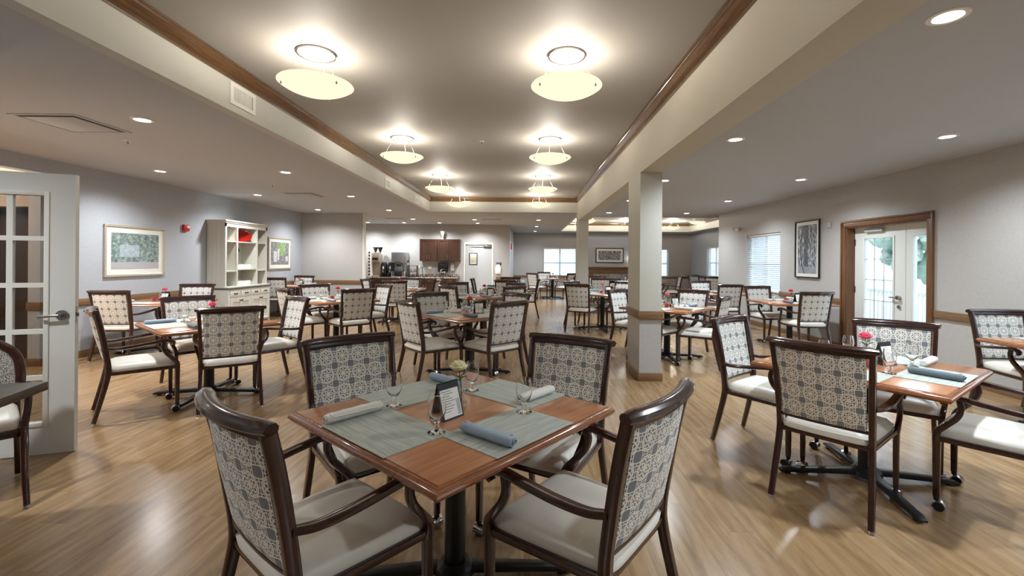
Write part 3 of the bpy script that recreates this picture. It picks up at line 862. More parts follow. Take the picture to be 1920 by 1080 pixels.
wallbox('wall_sensor', 'small grey square sensor left of the glazed door top', 'sensor', (XR - .012, 7.73, 2.07), (.02, .1, .09), M['grey'])
wallbox('fire_alarm', 'tiny dark red alarm on the wall edge right of the kitchen door', 'alarm', (-.575, 17.2, 1.95), (.05, .1, .22), M['redp'])

# ------------------------------------------------------------------ hutch
def hutch():
    e = empty('hutch', 'tall cream hutch with open shelves above drawers against the left wall', 'hutch', (XL, 9.585, 0), 0)
    hw, D, Dn = .715, .44, .36    # half width in y, base depth, upper depth
    X = .01
    b = B(); b2(b, X, D, -hw, hw, .06, .80, .004)
    for s_ in (-1, 1): b2(b, D - .06, D, s_ * (hw - .06), s_ * hw, 0, .06); b2(b, X, X + .06, s_ * (hw - .06), s_ * hw, 0, .06)
    mesh('base_body', b, M['hutch'], e)
    b = B(); b2(b, X - .005, D + .025, -hw - .02, hw + .02, .80, .825, .004); mesh('slate_top', b, M['slate'], e)
    b = B(); b2(b, X, D + .0, -hw - .01, hw + .01, .825, .85, .006); mesh('shelf_plinth', b, M['hutch'], e)
    for i in range(4):
        w = (2 * hw - .06) / 4; yc = -hw + .03 + w * (i + .5)
        b = B(); b2(b, D, D + .014, yc - w / 2 + .012, yc + w / 2 - .012, .64, .77, .004); dr = mesh('drawer', b, M['hutch'], e)
        b = B(); sweep(b, catmull([(D + .014, yc - .045, .715), (D + .034, yc - .035, .705), (D + .036, yc + .035, .705), (D + .014, yc + .045, .715)], 4), prof_rect(.02, .008, .003), (0, 0, 1)); mesh('cup_pull', b, M['black'], dr)
    for i in range(2):
        w = (2 * hw - .06) / 2; yc = -hw + .03 + w * (i + .5)
        b = B(); holed(b, yc - w / 2 + .012, yc + w / 2 - .012, .10, .61, D, D + .016, [(yc - w / 2 + .08, yc - .03, .17, .54), (yc + .03, yc + w / 2 - .08, .17, .54)], 'x'); do = mesh('door', b, M['hutch'], e, False)
        b = B(); sweep(b, catmull([(D + .016, yc - .045, .575), (D + .034, yc - .035, .565), (D + .036, yc + .035, .565), (D + .016, yc + .045, .575)], 4), prof_rect(.02, .008, .003), (0, 0, 1)); mesh('cup_pull', b, M['black'], do)
    z0, z1 = .85, 2.12
    b = B()
    for s_ in (-1, 1):
        b2(b, X, Dn, min(s_ * hw, s_ * (hw - .03)), max(s_ * hw, s_ * (hw - .03)), z0, z1)
        for i in range(4): b2(b, X + .02 + i * .085, X + .024 + i * .085, s_ * (hw + .002) - .001, s_ * (hw + .002) + .001, z0, z1)
    for y_ in (-.34, .34): b2(b, X, Dn, y_ - .014, y_ + .014, z0, z1)
    b2(b, Dn, Dn + .012, -hw, -hw + .045, z0, z1); b2(b, Dn, Dn + .012, hw - .045, hw, z0, z1)
    b2(b, Dn, Dn + .012, -hw, hw, z1 - .07, z1)
    for y_ in (-.34, .34): b2(b, Dn, Dn + .012, y_ - .02, y_ + .02, z0, z1 - .07)
    mesh('upper_case', b, M['hutch'], e, False)
    b = B(); b2(b, X, X + .015, -hw + .03, hw - .03, z0, z1); mesh('back_panel', b, M['hutch'], e, False)
    for y0_, y1_, zs in ((-hw + .03, -.354, (1.16, 1.76)), (-.326, .326, (1.19, 1.76)), (.354, hw - .03, (1.16, 1.76))):
        for z in zs:
            b = B(); b2(b, X + .015, Dn, y0_, y1_, z - .012, z + .006); mesh('shelf', b, M['hutch'], e, False)
    b = B(); b2(b, X, Dn + .03, -hw - .02, hw + .02, z1, z1 + .03, .006); b2(b, X, Dn + .05, -hw - .04, hw + .04, z1 + .03, z1 + .06, .006); mesh('cornice', b, M['hutch'], e)
hutch()
HX = XL
def item(name, cat, label, loc, build, mat, group=None, rz=0):
    b = B(); build(b); o = mesh(name, b, mat); o.location = loc; o.rotation_euler = (0, 0, rz)
    return tag(o, label, cat, group)
# platter on top shelf
item('platter', 'platter', 'large shiny red platter standing on the hutch top shelf', (HX + .20, 9.64, 1.767), lambda b: (lathe(b, [(0, 0), (.10, .002), (.15, .02), (.155, .026), (.10, .012), (0, .008)], n=32, sx=.9, sy=1.35), xform(b, Matrix.Translation((.0, 0, .135)) @ Matrix.Rotation(R(76), 4, 'Y'))), M['red'], rz=R(-28))
for yy, lb in ((9.02, 'left'), (10.05, 'right')):
    item('candle', 'candle', 'small red pillar candle on the %s upper shelf of the hutch' % lb, (HX + .28, yy, 1.767), lambda b: lathe(b, [(0, 0), (.035, 0), (.035, .08), (0, .08)], n=16), M['pinkp'], 'candles on the hutch')
item('rooster_figurine', 'figurine', 'small black figurine hanging under the hutch top shelf', (HX + .28, 9.36, 1.56), lambda b: (sweep(b, catmull([(0, 0, .18), (0, .01, .10), (0, .05, .04), (0, .06, 0)], 4), prof_circ(.022, 8), (1, 0, 0), None), box(b, (0, .03, .02), (.04, .09, .05), .015)), M['black'])
def mugb(b):
    lathe(b, [(0, 0), (.034, 0), (.037, .02), (.037, .095), (.034, .095), (.033, .01), (0, .008)], n=16)
    sweep(b, catmull([(.036, 0, .075), (.058, 0, .07), (.06, 0, .04), (.036, 0, .025)], 4), prof_circ(.005, 6), (0, 1, 0))
b = B(); mugb(b)
mug = mesh('mug', b, M['paper']); mug['category'] = 'mug'; mc = 0
for z, lb in ((1.196, 'middle'), (.85, 'bottom')):
    for i in range(6):
        for jx in (.30, .2):
            if jx == .2 and i % 2: continue
            m_ = mug if mc == 0 else mug.copy()
            if mc: C.objects.link(m_)
            mc += 1
            m_.location = (HX + jx, 9.31 + i * .085, z + .001); m_.rotation_euler = (0, 0, R(20))
            m_['label'] = 'white mug in the %s row on the %s shelf of the hutch' % ('front' if jx == .3 else 'back', lb)
            m_['group'] = 'white mugs on the hutch %s shelf, %s row' % (lb, 'front' if jx == .3 else 'back')

# ------------------------------------------------------------------ kitchen wall
CT = .80
def base_cab(x0, x1, label, drawers=True, doors=2):
    e = empty('base_cabinet', label, 'cabinet', ((x0 + x1) / 2, 16.29, 0), 0, 'cherry base cabinets under the counter')
    w = (x1 - x0) / 2
    b = B(); b2(b, -w, w, -.56, 0, .08, CT - .035); b2(b, -w, w, -.50, 0, 0, .08); mesh('body', b, M['cab'], e, False)
    dw = 2 * w / doors
    for i in range(doors):
        xa = -w + dw * i + .008; xb = -w + dw * (i + 1) - .008
        b = B(); b2(b, xa, xb, -.578, -.56, .60, CT - .05, .003); dr = mesh('drawer', b, M['cab'], e)
        b = B(); b2(b, (xa + xb) / 2 - .06, (xa + xb) / 2 + .06, -.60, -.59, .675, .687); mesh('handle', b, M['nickel'], dr)
        b = B(); holed(b, xa, xb, .10, .585, -.578, -.56, [(xa + .06, xb - .06, .16, .525)], 'y'); b2(b, xa + .05, xb - .05, -.568, -.56, .15, .535); do = mesh('door', b, M['cab'], e, False)
        xh = xb - .035 if i % 2 == 0 else xa + .035
        b = B(); b2(b, xh - .006, xh + .006, -.60, -.59, .42, .55); mesh('handle', b, M['nickel'], do)
base_cab(-5.6, -4.75, 'cherry base cabinet at the left end under the coffee brewers')
base_cab(-4.74, -3.9, 'cherry base cabinet under the water dispenser')
base_cab(-3.89, -3.2, 'cherry base cabinet left of the sink')
base_cab(-3.19, -2.45, 'cherry base cabinet under the sink faucet')
b = B(); b2(b, -5.62, -2.40, 15.70, 16.29, CT - .034, CT, .004); b2(b, -5.62, -2.40, 16.27, 16.298, CT, CT + .10, .003)
tag(mesh('worktop', b, M['granite']), 'speckled granite worktop with backsplash running along the kitchen wall', 'worktop')
def wall_cab(x0, x1, label):
    e = empty('wall_cabinet', label, 'cabinet', ((x0 + x1) / 2, 16.299, 1.375), 0, 'cherry wall cabinets')
    w = (x1 - x0) / 2
    b = B(); b2(b, -w, w, -.31, 0, 0, .78); mesh('body', b, M['cab'], e, False)
    for i in range(2):
        xa, xb = (-w + .006, -.004) if i == 0 else (.004, w - .006)
        b = B(); holed(b, xa, xb, .01, .77, -.33, -.31, [(xa + .06, xb - .06, .07, .71)], 'y'); b2(b, xa + .05, xb - .05, -.32, -.312, .06, .72); do = mesh('door', b, M['cab'], e, False)
        xh = xb - .035 if i == 0 else xa + .035
        b = B(); b2(b, xh - .007, xh + .007, -.352, -.342, .07, .22); mesh('handle', b, M['nickel'], do)
wall_cab(-3.79, -3.17, 'dark cherry wall cabinet, left of the two, above the counter')
wall_cab(-3.16, -2.36, 'dark cherry wall cabinet, right one, beside the grey door')
item('cup_ornament', 'ornament', 'white tulip shaped ornament on top of the wall cabinets', (-3.0, 16.1, 2.155), lambda b: lathe(b, [(0, 0), (.05, 0), (.02, .06), (.05, .16), (.09, .28), (.08, .28), (.04, .17), (0, .10)], n=20), M['white'])
# counter appliances
e = empty('coffee_brewer', 'tall tan and steel coffee brewer with glass hoppers at counter left', 'coffee machine', (-5.3, 15.98, CT))
b = B(); b2(b, -.14, .14, -.2, .2, 0, .06, .01); b2(b, -.14, .14, 0, .2, .06, .8, .01); b2(b, -.14, .14, -.2, .02, .52, .86, .012); mesh('body', b, M['tan'], e)
b = B(); b2(b, -.1, .1, -.206, -.2, .6, .68, .002); mesh('control_panel', b, M['black'], e)
b = B(); lathe(b, [(.02, .86), (.09, 1.05), (.085, 1.05), (.015, .87)], c=(-.05, 0, 0), n=16); lathe(b, [(.02, .86), (.09, 1.05), (.085, 1.05), (.015, .87)], c=(.1, .05, 0), n=16); mesh('hoppers', b, M['black'], e)
e = empty('cup_dispenser', 'narrow white cup dispenser column with black openings by the stub wall', 'dispenser', (-5.47, 15.86, CT))
b = B(); b2(b, -.06, .04, -.14, .1, 0, .95, .008); mesh('column', b, M['white'], e)
for i in range(8):
    b = B(); cyl(b, (-.01, -.139, .09 + i * .11), (-.01, -.147, .09 + i * .11), .03, 14); mesh('cup_opening', b, M['black'], e)
def airpot(x, lb):
    e = empty('coffee_urn', lb, 'coffee urn', (x, 15.95, CT), 0, 'black coffee urns on the counter')
    b = B(); lathe(b, [(0, .14), (.10, .14), (.11, .2), (.11, .42), (.09, .5), (.05, .53), (0, .53)], n=20); mesh('tank', b, M['black'], e)
    b = B(); b2(b, -.1, .1, -.12, .12, 0, .025, .006); b2(b, -.1, .1, .04, .12, .02, .3, .006); mesh('stand', b, M['black'], e)
    b = B(); b2(b, -.02, .02, -.15, -.10, .16, .24, .006); mesh('tap', b, M['steel'], e)
    b = B(); b2(b, -.02, .02, -.114, -.108, .28, .38); mesh('sight_gauge', b, M['white'], e)
airpot(-5.03, 'black coffee urn beside the tan brewer'); airpot(-4.79, 'black coffee urn beside the steel water dispenser')
e = empty('water_dispenser', 'silver countertop water and ice dispenser with arched front', 'dispenser', (-4.5, 15.98, CT))
b = B(); b2(b, -.24, .27, -.2, .28, .0, .2, .02); b2(b, -.24, .27, -.02, .28, .2, .6, .02); b2(b, -.24, .27, -.2, .28, .5, .88, .03); mesh('body', b, M['steel'], e)
b = B(); sweep(b, catmull([(-.17, -.21, .05), (-.17, -.21, .35), (-.1, -.21, .5), (0.02, -.21, .54), (.12, -.21, .5), (.19, -.21, .35), (.19, -.21, .05)], 5), prof_rect(.02, .02), (0, 1, 0)); mesh('arch_trim', b, M['black'], e)
b = B(); b2(b, -.13, .15, -.21, -.19, .03, .2, .004); b2(b, -.05, .06, -.19, -.02, .38, .44, .01); mesh('drip_tray', b, M['black'], e)
e = empty('condiment_rack', 'dark wooden shelf rack with white cups right of the water dispenser', 'rack', (-4.02, 16.0, CT))
b = B(); b2(b, -.16, .16, -.12, .12, 0, .02); b2(b, -.16, .16, -.12, .12, .2, .215); b2(b, -.16, .16, -.12, .12, .4, .415); b2(b, -.16, -.145, -.12, .12, 0, .41); b2(b, .145, .16, -.12, .12, 0, .41); mesh('case', b, M['cab'], e, False)
b = B(); lathe(b, [(0, .216), (.07, .216), (.08, .30), (0, .30)], c=(0, 0, 0), n=16); mesh('bowl', b, M['white'], e)
e = empty('kitchen_faucet', 'chrome gooseneck faucet at the sink under the wall cabinets', 'faucet', (-2.93, 16.15, CT))
b = B(); sweep(b, catmull([(0, 0, 0), (0, 0, .22), (-.03, -.04, .28), (-.1, -.1, .27), (-.12, -.12, .2)], 5), prof_circ(.014, 10), (1, 0, 0)); mesh('spout', b, M['chrome'], e)
b = B(); cyl(b, (.09, 0, 0), (.09, 0, .05), .014); cyl(b, (.09, 0, .05), (.15, -.02, .07), .008); mesh('lever', b, M['chrome'], e)
e = empty('small_tap', 'thin chrome filter tap right of the dark condiment rack', 'tap', (-3.72, 16.12, CT))
b = B(); cyl(b, (0, 0, 0), (0, 0, .30), .012); lathe(b, [(0, .30), (.03, .30), (.03, .37), (0, .37)], n=12); mesh('stem', b, M['chrome'], e)
wallbox('paper_towel_dispenser', 'black paper towel dispenser under the right wall cabinet', 'dispenser', (-2.99, 16.2, 1.145), (.36, .18, .32), M['black'], [('paper_slot', (0, -.07, -.165), (.2, .03, .02), M['paper'])])
wallbox('soap_dispenser', 'grey soap dispenser beside the black towel dispenser', 'dispenser', (-2.66, 16.24, 1.16), (.14, .11, .28), M['grey'], [('push_bar', (0, -.06, -.09), (.1, .02, .05), M['white'])])
wallbox('light_switch', 'white double switch plate left under the wall cabinets', 'switch', (-3.91, 16.293, 1.165), (.13, .012, .11), M['white'], [('rocker', (0, -.008, 0), (.08, .006, .06), M['paper'])])
wallbox('light_switch', 'white switch plate directly under the left wall cabinet', 'switch', (-3.49, 16.293, 1.15), (.13, .012, .11), M['white'], [('rocker', (0, -.008, 0), (.08, .006, .06), M['paper'])])
wallbox('room_sign', 'small dark room sign right of the grey kitchen door', 'sign', (-1.0, 16.292, 1.30), (.19, .012, .085), M['slate'])
wallbox('paper_holder', 'white paper holder below the dark sign by the kitchen door', 'holder', (-1.02, 16.28, 1.06), (.2, .035, .26), M['paper'], [('papers', (0, -.01, .16), (.12, .012, .10), M['paper'])])
wallbox('wall_outlet', 'small white outlet low on the far wall left of the window', 'outlet', (-.15, 20.993, .45), (.16, .012, .12), M['white'])
# kitchen door
e = empty('door_3', kind='structure')
f = B(); b2(f, -2.265, -2.21, 16.285, 16.30, 0, 2.045, .003); b2(f, -1.25, -1.195, 16.285, 16.30, 0, 2.045, .003); b2(f, -2.21, -1.25, 16.285, 16.30, 1.99, 2.045, .003); mesh('door_frame', f, M['white'], e)
b = B(); holed(b, -2.205, -1.255, .01, 1.985, 16.33, 16.375, [(-2.05, -1.80, 1.28, 1.65)], 'y'); lf = mesh('door_leaf', b, M['grey'], e, False)
b = B(); holed(b, -2.075, -1.775, 1.255, 1.675, 16.315, 16.33, [(-2.05, -1.80, 1.28, 1.65)], 'y'); mesh('vision_frame', b, M['black'], lf, False)
b = B(); b2(b, -2.05, -1.80, 16.35, 16.355, 1.28, 1.65); mesh('pane', b, M['glass'], lf, False)
b = B(); b2(b, -1.55, -1.27, 16.27, 16.33, 1.89, 1.95, .006); b2(b, -2.0, -1.5, 16.25, 16.262, 1.955, 1.975); mesh('closer', b, M['nickel'], lf)
lamp('POINT', 'scullery_bulb', (-1.93, 16.46, 1.9), energy=6, shadow_soft_size=.04, color=(1, .85, .65))

# ------------------------------------------------------------------ fireplace
e = empty('fireplace', 'oak mantel fireplace with pebbled grey surround on the far wall', 'fireplace', (3.85, 20.6, 0))
b = B(); b2(b, -1.12, 1.12, -.14, 0, 1.10, 1.16, .006); b2(b, -1.05, 1.05, -.09, 0, 1.04, 1.10, .006); b2(b, -1.0, 1.0, -.06, 0, .86, 1.04); b2(b, -1.0, -.80, -.06, 0, 0, .86); b2(b, .80, 1.0, -.06, 0, 0, .86); mesh('mantel', b, M['oakx'], e)
b = B(); b2(b, -.80, .80, -.03, 0, .62, .86); b2(b, -.80, -.45, -.03, 0, 0, .62); b2(b, .45, .80, -.03, 0, 0, .62); mesh('stone_surround', b, M['stone'], e, False)
b = B(); b2(b, -.45, .45, -.02, 0, .0, .62); mesh('firebox', b, M['black'], e, False)
b = B(); b2(b, -.40, .40, -.028, -.02, .52, .58); mesh('vent_louver', b, M['steel'], e, False)
e = empty('wall_sconce', 'small white shaded wall sconce right of the fireplace picture', 'sconce', (4.72, 20.6, 1.55))
b = B(); lathe(b, [(.05, -.08), (.08, -.08), (.06, .09), (.05, .09)], c=(0, -.1, 0), n=16); mesh('lamp_shade', b, M['led'], e)
b = B(); cyl(b, (0, 0, -.1), (0, -.1, -.1), .012); b2(b, -.03, .03, -.015, 0, -.16, 0); mesh('bracket', b, M['black'], e)

# ------------------------------------------------------------------ dining chair (faces +x)
CRZ = .955
def bx_(y, z, off=0):
    """x of the back surface at (y,z)"""
    t_ = (z - .44) / (CRZ - .44)
    return -.222 - .085 * t_ ** 1.15 - .038 * (1 - (y / .25) ** 2) * max(0, min(1, t_ * 1.3 + .25)) + off

def chair_proto():
    e = empty('dining_chair', 'x', 'chair')
    # rear legs / back posts
    for s_ in (1, -1):
        b = B()
        pts = catmull([(-.315, s_ * .247, .015), (-.275, s_ * .240, .18), (-.235, s_ * .232, .36), (-.225, s_ * .230, .46), (-.245, s_ * .234, .62), (-.275, s_ * .240, .80), (-.308, s_ * .247, .945)], 5)
        n = len(pts)
        sc = [(1, .72 + .28 * min(1, i / n * 2.2)) for i in range(n)]
        sweep(b, pts, prof_rect(.030, .044, .006), (0, 1, 0), sc)
        lg = mesh('leg', b, M['frame'], e)
        b = B(); cyl(b, (-.318, s_ * .248, 0), (-.315, s_ * .247, .02), .016, 12, .014); mesh('glide', b, M['chrome'], lg)
    # front legs with casters
    for s_ in (1, -1):
        b = B()
        sweep(b, [(.245, s_ * .252, .075), (.245, s_ * .252, .25), (.245, s_ * .253, .415)], prof_rect(.032, .038, .006), (0, 1, 0), [.82, .92, 1])
        lg = mesh('leg', b, M['frame'], e)
        b = B(); cyl(b, (.245, s_ * .252, .078), (.245, s_ * .252, .058), .014, 12)
        cyl(b, (.245, s_ * .252, .06), (.245, s_ * .252, .045), .008, 8)
        for q in (-1, 1):
            cyl(b, (.232, s_ * .252 + q * .012, .026), (.232, s_ * .252 + q * .026, .026), .025, 16)
        mesh('caster', b, M['rubber'], lg)
        b = B()
        sweep(b, [(.232 + .03 * math.cos(R(a)), s_ * .252, .026 + .03 * math.sin(R(a))) for a in range(-20, 201, 22)], prof_rect(.058, .004, .001), (0, 1, 0))
        mesh('caster_hood', b, M['chrome'], lg)
    # seat frame
    b = B()
    P4 = [(-.225, .228), (.245, .252), (.245, -.252), (-.225, -.228)]
    for i in range(4):
        p, q = P4[i], P4[(i + 1) % 4]
        sweep(b, [(p[0], p[1], .412), (q[0], q[1], .412)], prof_rect(.030, .026, .005), (0, 0, 1))
    mesh('seat_frame', b, M['frame'], e)
    # cushion
    b = B()
    N, Mx = 14, 14
    def sq(a): return abs(a) ** 6
    grid = []
    def pt(i, j, top):
        u = -1 + 2 * i / N; v = -1 + 2 * j / Mx
        # superellipse rounding of plan
        kx = 1 - .045 * sq(v); ky = 1 - .05 * sq(u)
        x = .008 + .252 * u * kx
        hw = (.222 + .03 * (u + 1) / 2)
        y = hw * v * ky
        edge = max(abs(u), abs(v))
        if u < -.5: x += .0
        z = .432 + (.062 * (1 - edge ** 5) ** .5 + .012 * (1 - u * u) * (1 - v * v) if top else 0)
        return (x, y, z if edge < 1 else (.448 if top else .430))
    tg = [[b.verts.new(pt(i, j, True)) for j in range(Mx + 1)] for i in range(N + 1)]
    bg = [[b.verts.new((pt(i, j, False)[0] * .985, pt(i, j, False)[1] * .985, .424)) for j in range(Mx + 1)] for i in range(N + 1)]
    for i in range(N):
        for j in range(Mx):
            b.faces.new((tg[i][j], tg[i + 1][j], tg[i + 1][j + 1], tg[i][j + 1]))
            b.faces.new((bg[i][j], bg[i][j + 1], bg[i + 1][j + 1], bg[i + 1][j]))
    for i in range(N):
        for j in (0, Mx): b.faces.new((tg[i][j], bg[i][j], bg[i + 1][j], tg[i + 1][j]))
    for j in range(Mx):
        for i in (0, N): b.faces.new((tg[i][j], tg[i][j + 1], bg[i][j + 1], bg[i][j]))
    mesh('seat', b, M['vinyl'], e, True, 60)
    # upholstered back
    b = B(); NY, NZ = 10, 10
    y0, z0, z1 = .207, .505, .925
    fr, bk = [], []
    for j in range(NZ + 1):
        z = z0 + (z1 - z0) * j / NZ
        yw = y0 + .012 * j / NZ
        fr.append([b.verts.new((bx_(yw * (-1 + 2 * i / NY), z) + (.012 if 0 < i < NY and 0 < j < NZ else .004), yw * (-1 + 2 * i / NY), z)) for i in range(NY + 1)])
        bk.append([b.verts.new((bx_(yw * (-1 + 2 * i / NY), z) - (.014 if 0 < i < NY and 0 < j < NZ else .008), yw * (-1 + 2 * i / NY), z)) for i in range(NY + 1)])
    for j in range(NZ):
        for i in range(NY):
            b.faces.new((fr[j][i], fr[j][i + 1], fr[j + 1][i + 1], fr[j + 1][i]))
            b.faces.new((bk[j][i], bk[j + 1][i], bk[j + 1][i + 1], bk[j][i + 1]))
    for j in range(NZ):
        for i in (0, NY): b.faces.new((fr[j][i], bk[j][i], bk[j + 1][i], fr[j + 1][i]))
    for i in range(NY):
        for j in (0, NZ): b.faces.new((fr[j][i], bk[j][i], bk[j][i + 1], fr[j][i + 1]))
    mesh('backrest', b, M['fab'], e, True, 50)
    # crest rail: rolled back scroll
    b = B()
    prof = []
    for a, r_ in ((-90, .018), (-50, .020), (-15, .022), (20, .0235), (55, .0245), (90, .0245), (125, .025), (150, .0225), (158, .0255), (185, .026), (200, .0225), (212, .024), (235, .021), (255, .018)):
        prof.append((r_ * math.sin(R(a)), r_ * math.cos(R(a)) * 1.25))
    path = []
    for i in range(15):
        y = -.272 + .544 * i / 14
        path.append((bx_(max(-.25, min(.25, y)), CRZ) - .006 + (.006 if abs(y) > .25 else 0), y, CRZ - .004))
    sc = [1] * 15; sc[0] = .8; sc[-1] = .8
    sweep(b, path, prof, (0, 0, 1), sc)
    # lower rail lip joining panel
    lip = [(bx_(-.235 + .47 * i / 10, .925) - .001, -.235 + .47 * i / 10, .928) for i in range(11)]
    sweep(b, lip, prof_rect(.03, .026, .005), (0, 0, 1))
    mesh('crest_rail', b, M['framey'], e, True, 50)
    b = B(); lip = [(bx_(-.225 + .45 * i / 10, .50) - .001, -.225 + .45 * i / 10, .50) for i in range(11)]
    sweep(b, lip, prof_rect(.018, .02, .004), (0, 0, 1)); mesh('lower_rail', b, M['frame'], e)
    # arms
    for s_ in (1, -1):
        b = B()
        pts = catmull([(-.235, s_ * .240, .632), (-.17, s_ * .262, .630), (-.06, s_ * .280, .642), (.06, s_ * .286, .658), (.145, s_ * .286, .668), (.195, s_ * .286, .660), (.218, s_ * .286, .640), (.205, s_ * .286, .622)], 5)
        n = len(pts); sc = [(1, .7 + .3 * min(1, i / 8)) if i < n - 6 else (.9, 1 - .06 * (i - n + 6)) for i in range(n)]
        sweep(b, pts, prof_rect(.026, .042, .009), (0, 0, 1), sc)
        ar = mesh('armrest', b, M['framex'], e)
        b = B()
        pts = catmull([(.247, s_ * .254, .40), (.240, s_ * .262, .455), (.20, s_ * .274, .505), (.155, s_ * .284, .560), (.138, s_ * .286, .61), (.145, s_ * .286, .655)], 5)
        n = len(pts); sc = [1 - .22 * i / n for i in range(n)]
        sweep(b, pts, prof_rect(.032, .036, .006), (0, 1, 0), sc)
        mesh('arm_support', b, M['frame'], ar)
    return e
chair = chair_proto()
CHO = .305   # crest distance behind the chair's origin
def put_chair(cx, cy, face, label):
    a = R(face)
    x = cx + CHO * math.cos(a); y = cy + CHO * math.sin(a)
    return place(chair, (x, y, 0), a, label, 'patterned armchairs round the dining tables')

# ------------------------------------------------------------------ table
TZ = .752
def table_proto():
    e = empty('dining_table', 'x', 'table')
    h = .515
    b = B(); b2(b, -h + .028, h - .028, -h + .028, h - .028, TZ - .03, TZ, .0015); mesh('tabletop', b, M['top'], e)
    b = B()
    # moulded edge frame
    pr = [(0, -.004), (.008, -.003), (.016, -.006), (.022, -.013), (.026, -.018), (.028, -.026), (.022, -.031), (.019, -.038), (.0, -.038)]
    cs = [(1, 1), (-1, 1), (-1, -1), (1, -1)]
    rings = [[b.verts.new((sx * (h - .0285 + a), sy * (h - .0285 + a), TZ + z)) for a, z in pr] for sx, sy in cs]
    for i in range(4):
        r0, r1 = rings[i], rings[(i + 1) % 4]
        for j in range(len(pr)):
            j2 = (j + 1) % len(pr); b.faces.new((r0[j], r0[j2], r1[j2], r1[j]))
    mesh('edge_moulding', b, M['topedge'], e, True, 30)
    b = B(); cyl(b, (0, 0, .05), (0, 0, TZ - .05), .046, 24); mesh('column', b, M['black'], e)
    b = B(); b2(b, -.2, .2, -.03, .03, TZ - .055, TZ - .032); b2(b, -.03, .03, -.2, .2, TZ - .055, TZ - .032); mesh('top_plate', b, M['black'], e, False)
    b = B()
    for a in range(4):
        c, s_ = math.cos(R(45 + 90 * a)), math.sin(R(45 + 90 * a))
        pts = [(0, 0, .052), (.15 * c, .15 * s_, .046), (.36 * c, .36 * s_, .034), (.50 * c, .50 * s_, .026), (.53 * c, .53 * s_, .018)]
        sweep(b, pts, prof_rect(.03, .062, .008), (0, 0, 1), [(1.2, 1.2), (1.1, 1), (1, .85), (.9, .8), (.5, .7)])
    lathe(b, [(0, .03), (.09, .03), (.085, .06), (.06, .085), (0, .085)], n=24)
    base_ = mesh('cross_base', b, M['black'], e)
    for a in range(4):
        c, s_ = math.cos(R(45 + 90 * a)), math.sin(R(45 + 90 * a))
        b = B(); cyl(b, (.48 * c, .48 * s_, 0), (.48 * c, .48 * s_, .02), .02, 12); mesh('foot_glide', b, M['rubber'], base_)
    return e
table = table_proto()

# ------------------------------------------------------------------ tableware prototypes
def single(name, cat, build, mat, smooth=True, ang=35):
    b = B(); build(b); o = mesh(name, b, mat, None, smooth, ang); o['category'] = cat; o['label'] = 'x'; return o
pm = single('placemat', 'placemat', lambda b: b2(b, -.225, .225, -.15, .15, .0002, .0026), M['mat'], False)
def nap(b):
    # rolled napkin along y
    n = 20; path = [(0, -.125 + .25 * i / 12, .021) for i in range(13)]
    prof = [((.020 - .002 * math.cos(R(3 * k * 18))) * math.cos(R(k * 18)), .024 * math.sin(R(k * 18))) for k in range(20)]
    sc = [(.80, .8) if i in (0, 12) else 1 + .04 * math.sin(i * 1.9) for i in range(13)]
    sweep(b, path, prof, (0, 0, 1), sc)
    # rolled end spiral and flap
    sweep(b, [(.012 * math.cos(t_ / 3) * (1 - t_ / 26), -.129, .021 + .012 * math.sin(t_ / 3) * (1 - t_ / 26)) for t_ in range(20)], prof_rect(.008, .003, .001), (0, 1, 0))
    sweep(b, [(.006, -.11, .040), (.022, -.10, .028), (.024, .09, .026), (.004, .115, .041)], prof_rect(.004, .012, .0015), (0, 0, 1))
napw = single('rolled_napkin', 'napkin', nap, M['napw'], True, 60)
napb = single('rolled_napkin', 'napkin', nap, M['napb'], True, 60)
napg = single('rolled_napkin', 'napkin', nap, M['napg'], True, 60)
def goblet(b):
    out = [(0, 0), (.034, 0), (.035, .003), (.024, .008), (.010, .014), (.008, .02), (.012, .027), (.009, .034), (.013, .042), (.024, .054), (.033, .075), (.036, .098), (.034, .122), (.029, .148)]
    inn = [(.0275, .148), (.0325, .122), (.0345, .098), (.0315, .076), (.022, .057), (.008, .048), (0, .047)]
    lathe(b, out + inn, n=28)
gob = single('water_goblet', 'glass', goblet, M['gob'], True, 50)
def tent_proto():
    e = empty('menu_stand', 'x', 'menu')
    # front face towards -y, ridge on top
    w, h, dp = .058, .15, .045
    def face(b, s_, off, x0, x1, t0, t1, th):
        # plane from bottom (y=s*dp) to ridge (y=0)
        def P(x, t_, o): return Vector((x, s_ * (dp * (1 - t_) + o), h * t_ + o * .3))
        q = [P(x0, t0, off), P(x1, t0, off), P(x1, t1, off), P(x0, t1, off)]
        r_ = [P(x0, t0, off - th), P(x1, t0, off - th), P(x1, t1, off - th), P(x0, t1, off - th)]
        a = [b.verts.new(v) for v in q]; c = [b.verts.new(v) for v in r_]
        b.faces.new(a); b.faces.new(c[::-1])
        for i in range(4): b.faces.new((a[i], c[i], c[(i + 1) % 4], a[(i + 1) % 4]))
    b = B(); face(b, -1, 0, -w, w, 0, 1, .003); face(b, 1, 0, -w, w, 0, 1, .003); mesh('holder', b, M['black'], e, False)
    b = B(); face(b, -1, .0012, -w + .008, w - .008, .05, .80, .001); pp = mesh('menu_card', b, M['paper'], e, False)
    b = B()
    for i in range(9):
        t_ = .74 - i * .066
        face(b, -1, .0016, -w + .014, -w + .014 + (.05, .062, .04, .055, .07, .045, .06, .05, .035)[i], t_, t_ + .014, .0004)
    mesh('text_lines', b, M['slate'], pp, False)
    b = B()
    for s_ in (-1, 1):
        pass
    face(b, -1, .0018, w - .03, w - .012, .08, .5, .0004); mesh('leaf_print', b, M['grey'], pp, False)
    return e
tent = tent_proto()
